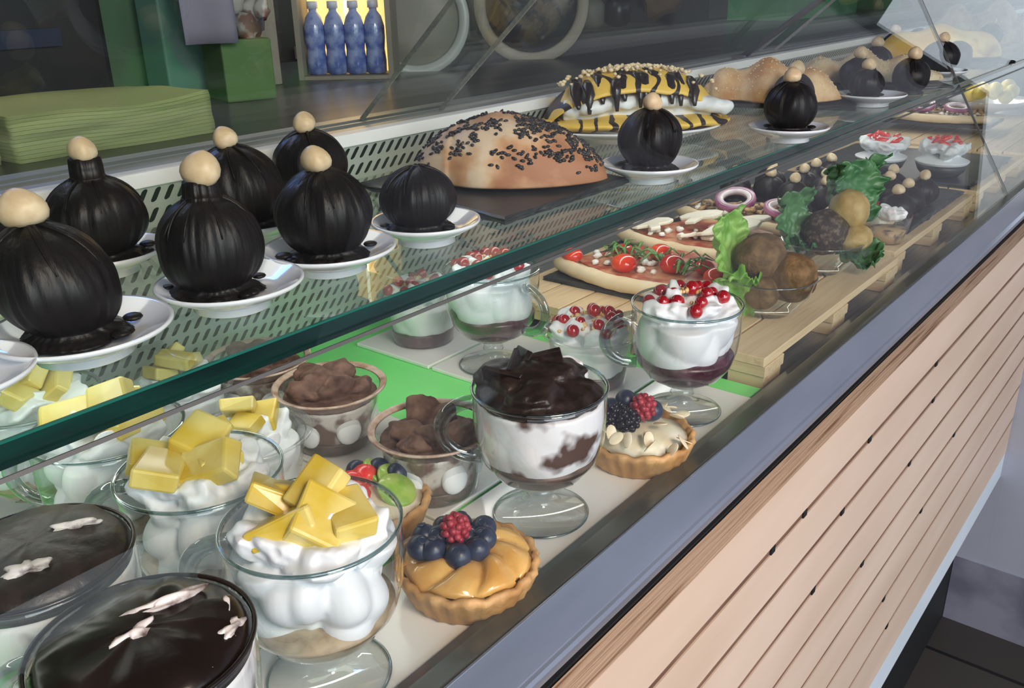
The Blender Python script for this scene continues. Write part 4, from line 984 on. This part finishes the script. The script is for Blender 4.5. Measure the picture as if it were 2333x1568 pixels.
# ------------------------------------------------------------------ tarts
def berry_raspberry(t, x, y, z, r, mt, name='raspberry'):
    m = MB().sphere((0, 0, 0), r * .82, 14, 10)
    for k in range(34):
        zz = 1 - 2 * (k + .5) / 34; a = k * 2.39996; q = math.sqrt(1 - zz * zz)
        m.sphere((q * math.cos(a) * r * .82, q * math.sin(a) * r * .82, zz * r * .86), r * .26, 8, 6)
    obj(name, m, mt, t, loc=(x, y, z))
def tart(px, py, label, kind, seed, R=.050):
    c = P(px, py, .40)
    t = thing('fruit_tart', label, 'tart', (c.x, c.y, TZ + .0002), 0)
    rn = random.Random(seed)
    fl = lambda x, y, z, a, tt, r: (x * (1 + (.020 * math.cos(26 * a) if r > R * .8 else 0)), y * (1 + (.020 * math.cos(26 * a) if r > R * .8 else 0)), z + (.0012 * math.cos(13 * a) if z > .02 else 0))
    obj('pastry_shell', MB().lathe([(.001, 0), (R * .80, 0), (R * .84, .002), (R * .97, .019), (R * 1.0, .0225), (R * .97, .0255), (R * .91, .0255), (R * .84, .016), (.001, .014)], 104, fn=fl), M['pastry'], t)
    if kind == 'apple':
        obj('custard', MB().lathe([(.001, .0145), (R * .84, .0185), (R * .6, .024), (.001, .026)], 40), M['custard'], t)
        def fan(x, y, z, a, tt, r):
            q = r / R; w = (a * 8 / (2 * PI) + q * 1.1) % 1.0
            ridge = (math.sin(w * PI) ** .6) * (1 - .35 * w) * min(1, q * 2.2) * (1 - max(0, q - .80) * 4)
            return (x, y, z + .0075 * ridge)
        obj('glazed_apple_fan', MB().lathe([(R * .90, .0215)] + [(R * .90 * (1 - i / 16), .0225 + .0075 * math.sin(min(1, i / 9) * PI / 2)) for i in range(1, 16)] + [(.0006, .030)], 160, fn=fan), M['glazed_apple'], t)
        cx, cy, zb = -.004, .004, .038
        berries = [(-.020, .012), (-.016, -.004), (-.002, -.014), (.010, -.010), (.016, .000), (.006, .004), (-.024, .000), (.018, .012), (-.006, .018), (.004, .020), (-.012, .008)]
        for i, (bx, by) in enumerate(berries):
            a = math.radians(-40)
            X_, Y_ = 1.12 * (bx * math.cos(a) - by * math.sin(a)), 1.12 * (bx * math.sin(a) + by * math.cos(a))
            b_ = MB().sphere((0, 0, 0), .0092, 16, 12, sc=(1, 1, .9))
            b_.lathe([(.0030, .0076), (.0034, .0086), (.0026, .0084), (.0018, .0074)], 10)
            obj('blueberry', b_, M['blueberry'], t, loc=(cx + X_, cy + Y_, zb), rot=(rn.uniform(-.6, .6), rn.uniform(-.6, .6), 0))
        berry_raspberry(t, cx, cy + .002, zb + .011, .0105, M['raspberry'])
    elif kind == 'almond':
        obj('custard', MB().lathe([(.001, .0145), (R * .86, .022), (R * .5, .031), (.001, .033)], 40, fn=lambda x, y, z, a, tt, r: (x, y, z + .003 * noise.noise(Vector((x * 60, y * 60, 1))))), M['custard'], t)
        for k in range(34):
            a = rn.uniform(0, 2 * PI); q = rn.uniform(.030, .048) if k < 26 else rn.uniform(.02, .04)
            m = MB().lathe([(.001, 0), (.0055, .0001), (.0060, .0005), (.0055, .0009), (.001, .0010)], 14, fn=lambda x, y, z, a, tt, r: (x * 1.25, y * .8, z))
            obj('almond_slice', m, M['almond'], t, loc=(q * math.cos(a), q * math.sin(a), .0290 + (.047 - q) * .35 + rn.uniform(0, .004)), rot=(rn.uniform(-.9, .9), rn.uniform(-.9, .9), rn.uniform(0, PI)))
        ca, sa = math.cos(-.5), math.sin(-.5)
        for i, (bx, by, kk) in enumerate(((0, -.006, 'r'), (.006, .010, 'b'), (.020, .002, 'b'), (-.014, .006, 'k'), (-.020, -.006, 'k'), (-.008, .018, 'b'), (.014, -.014, 'b'), (-.026, .010, 'k'))):
            X_, Y_ = bx * .8 + .002, by + .008
            if kk == 'r': berry_raspberry(t, X_ + .002, Y_ - .004, .048, .0115, M['raspberry'])
            elif kk == 'k': berry_raspberry(t, X_, Y_, .041, .0105, M['blackberry'], 'blackberry')
            else: obj('blueberry', MB().sphere((0, 0, 0), .0095, 16, 12), M['blueberry'], t, loc=(X_, Y_, .042 + (.006 if i == 1 else 0)))
    else:
        obj('custard', MB().lathe([(.001, .0145), (R * .86, .022), (R * .5, .028), (.001, .029)], 40), M['custard'], t)
        for k in range(4):
            a = 1.1 + k * .75
            m = MB().lathe([(.001, 0), (.008, .003), (.011, .009), (.009, .017), (.001, .023)], 20); obj('strawberry', m, M['strawberry'], t, loc=(.024 * math.cos(a), .024 * math.sin(a), .027), rot=(1.0 * math.sin(a), -1.0 * math.cos(a), 0))
        for k in range(3):
            a = 4.0 + k * .8
            obj('kiwi_slice', MB().lathe([(.001, 0), (.015, 0), (.016, .002), (.015, .004), (.001, .0042)], 24), M['kiwi'], t, loc=(.022 * math.cos(a + 1.2), .022 * math.sin(a + 1.2), .030), rot=(.5, .3 * k, 0))
        for k in range(3): obj('blueberry', MB().sphere((0, 0, 0), .0088, 16, 12), M['blueberry'], t, loc=(.026 * math.cos(-.2 + .7 * k), .026 * math.sin(-.2 + .7 * k), .034))
    return t
tart(1068, 1338, 'round fruit tart with glazed apple, blueberries and one raspberry, front of the case', 'apple', 3, R=.0505)
tart(1452, 1040, 'almond cream tart topped with dark berries and a raspberry beside the centre coupe', 'almond', 5, R=.050)
tart(848, 1190, 'strawberry and kiwi tart mostly hidden behind the front pineapple coupe', 'straw', 7, R=.048)

# ------------------------------------------------------------------ pizza slices on slates
def pizza(cx, cy, label, slab_label, kind, seed, chord=.250, depth=.13, rz=0.0, z=None):
    z = PZ if z is None else z
    if slab_label: slate(rect(cx + depth * .36, cy - .004, depth * .54 + .01, chord * .50, rz), z + .0002, .0065, slab_label, seed)
    t = thing('pizza_slice', label, 'pizza slice', (cx, cy, z + .0072), rz)
    rn = random.Random(seed)
    # rounded edge faces -X, cut edge faces +X
    arc = []
    for k in range(25):
        s_ = -1 + 2 * k / 24
        arc.append((-.022 * (1 - s_ * s_) * 1.6 - .002, s_ * chord / 2))
    cut = [(depth - .03, chord / 2 * .62), (depth, 0.02), (depth - .03, -chord / 2 * .62)]
    poly = arc + cut
    inner = [(x + .006, y * .97) for x, y in poly]
    obj('dough', MB().prism(inner, 0.0, .011), M['crust'], t, bevel=.003)
    obj('crust_rim', MB().tube([(x + .004, y, .010 + .002 * noise.noise(Vector((y * 30, seed, 0)))) for x, y in arc], [.006] + [.0105 + .002 * noise.noise(Vector((k * .6, seed, 2))) for k in range(23)] + [.006], 12, flat=.9), M['crust'], t)
    obj('sauce_layer', MB().prism([(x * .93 + .014, y * .90) for x, y in inner], .0112, .0135), M['filling'] if kind == 'onion' else M['sauce'], t, bevel=.001)
    def spot(): 
        while True:
            x, y = rn.uniform(.0, depth * .7), rn.uniform(-chord * .42, chord * .42)
            if x < depth - .03 - abs(y) * .5: return x, y
    fm = MB()
    for k in range(26):
        x, y = spot(); s_ = rn.uniform(.003, .006); fm.sphere((x, y, .0145 + s_ * .4), s_, 8, 5, sc=(1.2, 1, .7), amp=.5, fq=2, seed=k)
    obj('crumbled_cheese', fm, M['feta'], t, kind='stuff')
    if kind == 'tomato':
        for (x, y, r, mm) in ((.000, .098, .0135, 'tomato'), (.004, .022, .0165, 'tomato'), (.045, .048, .016, 'tomato_d'), (.035, -.030, .0165, 'tomato_d'), (.020, -.098, .0155, 'tomato'), (.075, .010, .015, 'tomato'), (.052, -.066, .013, 'tomato')):
            obj('cherry_tomato', MB().sphere((0, 0, 0), r, 24, 14, sc=(1, 1, .72)), M[mm], t, loc=(x, y, .0150 + r * .55))
        rm = MB()
        for k in range(60):
            x, y = rn.uniform(.012, .07), rn.uniform(-.075, .07); a = rn.uniform(0, PI); l = rn.uniform(.010, .022)
            z0 = .020 + rn.uniform(0, .014)
            rm.tube([(x - l * math.cos(a), y - l * math.sin(a), z0), (x, y, z0 + rn.uniform(.003, .010)), (x + l * math.cos(a + .5), y + l * math.sin(a + .5), z0 - .002)], [.0006, rn.uniform(.0016, .003), .0006], 6, flat=.35)
        obj('rocket_leaves', rm, M['rocket'], t, kind='stuff')
    elif kind == 'mushroom':
        sh_ = [(.0, -.012), (.006, -.012), (.007, .002), (.020, .003), (.026, .010), (.022, .020), (.010, .027), (0, .028)]
        pol = sh_ + [(-x, y) for x, y in reversed(sh_[1:-1])]
        for k, (x, y, s_) in enumerate(((.012, .012, 1.5), (.032, -.046, 1.7), (.06, .03, 1.4), (.018, -.088, 1.4), (.010, .070, 1.2), (.075, -.04, 1.4))):
            obj('mushroom_slice', MB().prism([(px * s_, py * s_) for px, py in pol], 0, .005, smooth=False), M['mushroom'], t, loc=(x, y, .018 + .005 * (k % 3)), rot=(rn.uniform(-.15, .15), -.18 + rn.uniform(-.15, .15), -PI / 2 + rn.uniform(-.8, .8)), bevel=.0016)
    elif kind == 'onion':
        for k, (x, y, r, ti) in enumerate(((.03, .040, .031, -.35), (.015, -.045, .029, -.15))):
            o = obj('onion_ring', MB().lathe([(r * .78, 0), (r, .0005), (r * 1.03, .004), (r, .0085), (r * .80, .009)], 40, closed=True), M['onion'], t, loc=(x, y, .028), rot=(.1, ti, 0))
            obj('onion_flesh', MB().lathe([(r * .60, .001), (r * .79, .0015), (r * .90, .0092), (r * .60, .0078)], 40, closed=True), M['onion_w'], o)
        om = MB()
        for k in range(70):
            x, y = spot(); s_ = rn.uniform(.003, .007); om.sphere((x, y, .016 + rn.uniform(0, .010)), s_, 7, 5, sc=(1.6, .7, .6), rot=Vector((rn.uniform(-1, 1), rn.uniform(-1, 1), .2)).to_track_quat('X', 'Z'), amp=.5, fq=2, seed=k)
        obj('topping_bits', om, M['filling'], t, kind='stuff')
    elif kind == 'red':
        for k in range(5):
            x, y = .01 + .01 * k, -.05 + .03 * k
            obj('tomato_slice', MB().lathe([(.001, 0), (.013, 0), (.014, .002), (.013, .004), (.001, .004)], 20), M['tomato'], t, loc=(x, y, .019), rot=(.3, -.4, 0))
    return t
pizza(.936, .555, 'crescent pizza slice with cherry tomatoes, rocket and white cheese on the nearest pallet', 'black slate board under the tomato and rocket pizza slice', 'tomato', 2)
pizza(1.105, .565, 'crescent pizza slice covered with raw mushroom slices, behind the tomato one', 'black slate board under the mushroom pizza slice', 'mushroom', 3)
pizza(1.275, .560, 'pizza slice with two purple onion rings, behind the mushroom one', 'black slate board under the onion ring pizza slice', 'onion', 4, chord=.25, depth=.10)
pizza(1.40, .435, 'small corner of pizza with red pepper right of the onion slice', None, 'red', 6, chord=.10, depth=.06)
pizza(2.36, .59, 'onion and olive pizza slice at the far right of the lower deck', 'slate board under the far onion and olive pizza', 'onion', 9, z=PZ + .02)

# ------------------------------------------------------------------ bowls of fried balls and lettuce
def glass_bowl(c, label, R=.050, Hh=.045):
    t = thing('glass_bowl', label, 'bowl', c)
    k = R / .05; q = Hh / .045
    v = MB().lathe([(.024 * k, 0), (.026 * k, .002), (.036 * k, .012 * q), (.045 * k, .026 * q), (.050 * k, .045 * q)], 56); v.f = v.f[:-1]; v.m = v.m[:-1]; v.s = v.s[:-1]
    obj('bowl_wall', v, M['cup_glass'], t)
    obj('bowl_rim', MB().lathe([(R + .0011 * math.cos(a), Hh + .0011 * math.sin(a)) for a in [2 * PI * j / 8 for j in range(8)]], 56, closed=True), M['cup_rim'], t)
    return t
def fried(x, y, z, r, mt, label, sc=(1, 1, 1), seed=1):
    tag(obj('fried_ball', MB().sphere((0, 0, 0), r, 36, 24, sc=sc, amp=.07, fq=2.6, seed=seed), mt, loc=(x, y, z)), label, 'croquette')
def leaf(c, L_, Wd, rot, mt, label, seed, bend=.5):
    def fn(u, v):
        w = Wd * (math.sin(min(1, v * 1.15 + .12) * PI * .62) ** .8)
        s_ = (u - .5) * 2
        edge = abs(s_) ** 2 + max(0, v - .7) * 2.2
        ruf = .0055 * math.sin(s_ * 9 + v * 14 + seed) * edge + .0045 * noise.noise(Vector((u * 9, v * 9, seed))) * (1 + edge)
        y_ = v * L_ * (1 + .10 * edge * noise.noise(Vector((u * 12, seed, 1))))
        jag = 1 + .10 * math.sin(v * 45) * abs(s_)
        return (s_ * w * .5 * jag, y_ * math.cos(bend * v), y_ * math.sin(bend * v) + ruf + .012 * s_ * s_)
    o = obj('lettuce_leaf', MB().grid(fn, 40, 40), mt, loc=c, rot=rot, solid=.0008)
    return tag(o, label, 'lettuce leaf')
c = P(1790, 735, .3713); c.y = max(c.y, .39); b1 = Vector((c.x + .020, c.y, PZ + .0002))
glass_bowl(b1, 'clear bowl of brown fried balls on the nearest pallet', .052, .045)
VR = Vector((.6235, -.782, 0)).normalized(); VF = Vector((.78, .62, 0)).normalized()
def off(b, r_, f_, z_): q = b + VR * r_ + VF * f_; return (q.x, q.y, b.z + z_)
fried(*off(b1, -.010, .010, .062), .031, M['croquette'], 'brown fried ball, upper left of the heap in the nearest glass bowl', (1, 1, .95), 1)
fried(*off(b1, .023, -.005, .044), .029, M['croquette'], 'brown fried ball, right-hand one in the nearest glass bowl', (1, 1, 1), 3)
fried(*off(b1, -.013, -.014, .030), .0205, M['croquette'], 'brown fried ball lowest in the nearest glass bowl', (1, 1, 1), 5)
leaf(off(b1, -.040, .004, .030), .085, .075, (1.05, 0, .0), M['lettuce'], 'light green lettuce leaf standing at the left of the nearest fried ball bowl', 2, .3)
leaf(off(b1, -.030, -.034, .052), .080, .06, (-.95, .3, -.9), M['lettuce'], 'green lettuce leaf draped down the front of the nearest glass bowl', 4, -.3)
c = P(1915, 625, .371); b2 = Vector((c.x, max(c.y, .40), PZ + .0002))
glass_bowl(b2, 'second clear bowl, with dark and pale fried balls and lettuce', .052, .042)
fried(*off(b2, .004, .002, .052), .031, M['croquette_d'], 'dark seeded fried ball in the second bowl', (1, 1, .95), 7)
fried(*off(b2, .034, .012, .078), .026, M['croquette_l'], 'pale potato ball highest in the second bowl', (1, 1, 1.05), 9)
fried(*off(b2, .040, -.004, .045), .022, M['croquette_l'], 'pale potato half resting low at the right of the second bowl', (1.3, 1, .8), 11)
leaf(off(b2, -.040, .0, .030), .075, .07, (1.1, 0, -.2), M['lettuce_d'], 'curly green lettuce at the left of the second bowl', 6, .4)
leaf(off(b2, -.025, -.02, .034), .06, .05, (.2, 0, -1.2), M['lettuce_d'], 'curled lettuce leaf hanging over the rim of the second bowl', 8, -.5)
leaf(off(b2, .060, .045, .050), .085, .10, (1.2, 0, -.3), M['lettuce_d'], 'broad dark lettuce leaf behind the pale potato balls', 10, .2)
leaf(off(b2, .030, .055, .055), .07, .05, (1.2, 0, .3), M['lettuce_d'], 'small pointed lettuce leaf behind the potato ball', 12, .2)
leaf(off(b2, .045, -.038, .012), .07, .06, (.1, 0, -1.0), M['lettuce_d'], 'dark lettuce scrap lying on the pallet in front of the second bowl', 14, .1)
# small cream cup near the glass
c = P(2100, 590, .371)
b3 = Vector((1.335, .372, PZ + .0002))
sc_ = thing('cream_cup', 'small clear cup of nuts and cream by the front glass, far right', 'dessert', b3)
v = MB().lathe([(.020, 0), (.026, .020), (.030, .040)], 32); v.f = v.f[:-1]; v.m = v.m[:-1]; v.s = v.s[:-1]
obj('small_cup', v, M['plastic'], sc_)
obj('nut_layer', MB().lathe([(.001, .001), (.0185, .001), (.0245, .020), (.001, .020)], 32), M['filling'], sc_)
m = MB(); dollops(m, .026, .034, 6, 4, r0=.010, r1=.013, rise=.010); obj('cream', m, M['cream_jam'], sc_, remesh=.0016, smooth_it=2)

# ------------------------------------------------------------------ rows of profiteroles on the lower slates
slz = PZ + .0072
slate(rect(1.55, .520, .160, .160, 0.0), PZ + .0002, .0065, 'big black slate under the rows of small profiteroles', 21)
slate(rect(1.92, .520, .165, .160, 0.0), PZ + .0002, .0065, 'big black slate under the two pink-topped cream desserts', 25)
low = [(1430 + 442, 404), (1846, 430), (1939, 430), (1905, 458), (1980, 412), (1892, 350), (1863, 360), (1963, 371), (2020, 388), (2082, 425), (1823, 382), (1782, 404), (1730, 417), (2040, 412), (2126, 402), (1925, 395), (2110, 440), (2000, 440)]
ords = ['behind the left onion ring', 'behind the gap between the onion rings', 'above the lettuce of the second bowl', 'just behind the right onion ring', 'above the broad lettuce leaf', 'farthest back near the shelf edge, right', 'farthest back near the shelf edge, left', 'in front of the left pink-topped coupe', 'right of centre in the dark rows', 'beside the front glass', 'left in the back row', 'second from the left end', 'at the left end next to the shelf edge', 'behind the broad lettuce leaf', 'in front of the right pink-topped coupe', 'in the middle of the dark rows', 'nearest the front glass', 'just above the pale potato ball']
pos = []
for px, py in low:
    c = P(px, py, .305); pos.append([min(max(c.x, 1.43), 1.68), min(max(c.y, .395), .655)])
for it in range(60):
    for i in range(len(pos)):
        for j in range(i):
            dx, dy = pos[i][0] - pos[j][0], pos[i][1] - pos[j][1]; d = math.hypot(dx, dy) + 1e-6
            if d < .056:
                k = (.0565 - d) / 2 / d
                pos[i][0] += dx * k; pos[i][1] += dy * k; pos[j][0] -= dx * k; pos[j][1] -= dy * k
        pos[i][0] = min(max(pos[i][0], 1.43), 1.69); pos[i][1] = min(max(pos[i][1], .392), .66)
proto = None
for i, (x, y) in enumerate(pos):
    rz_ = i * 1.7; lab = 'small lower deck chocolate profiterole ' + ords[i]
    if proto is None: proto = choc_ball(x, y, slz, .0255, .044, 77.7, lab, 'small profiteroles in rows on the lower deck', seg=48, skirt=0, nut_r=.0090, rz=rz_)
    else: dup(proto, (x, y, slz), rz_, lab, 'small profiteroles in rows on the lower deck')
# two pink-topped white coupes
def pavlova(x, y, label, seed):
    t = thing('cream_dessert', label, 'dessert', (x, y, slz + .0002)); rn = random.Random(seed); t.scale = (1, 1, .85)
    obj('cup_base', MB().lathe([(.030, 0), (.040, .012), (.046, .028)], 40), M['slate'], t)
    m = MB().lathe([(.001, .012), (.036, .014), (.048, .034), (.001, .055)], 40); dollops(m, .052, .050, 14, seed, r0=.013, r1=.018, rise=.014)
    obj('cream', m, M['cream'], t, remesh=.002, smooth_it=2)
    for k in range(9):
        a = k * 2.4; q = .008 + .028 * math.sqrt(k / 9)
        obj('pink_piece', MB().sphere((0, 0, 0), .0085, 8, 6, sc=(1.5, .6, .6), amp=.4, fq=2, seed=k), M['strawberry'], t, loc=(q * math.cos(a), q * math.sin(a), .082 - .25 * q), rot=(rn.uniform(-1, 1), rn.uniform(-1, 1), rn.uniform(0, 3)))
pavlova(1.80, .535, 'white cream dessert with pink pieces on the far pallet, left of two', 3)
pavlova(1.815, .428, 'white cream dessert with pink pieces on the far pallet, right of two', 5)
fr_ = thing('fruit_dish', 'dish of yellow fruit at the far right behind the reflecting glass', 'dish', (2.78, .56, PZ + .0003))
obj('dish_body', MB().lathe([(.04, 0), (.09, .02), (.11, .035), (.105, .035), (.04, .006)], 40), M['porcelain'], fr_)
m = MB()
for k in range(9): m.sphere((.05 * math.cos(k * .7), .05 * math.sin(k * .7), .045 + .01 * (k % 3)), .024, 12, 8, sc=(1.3, .8, .8))
obj('yellow_fruit', m, M['banana'], fr_)
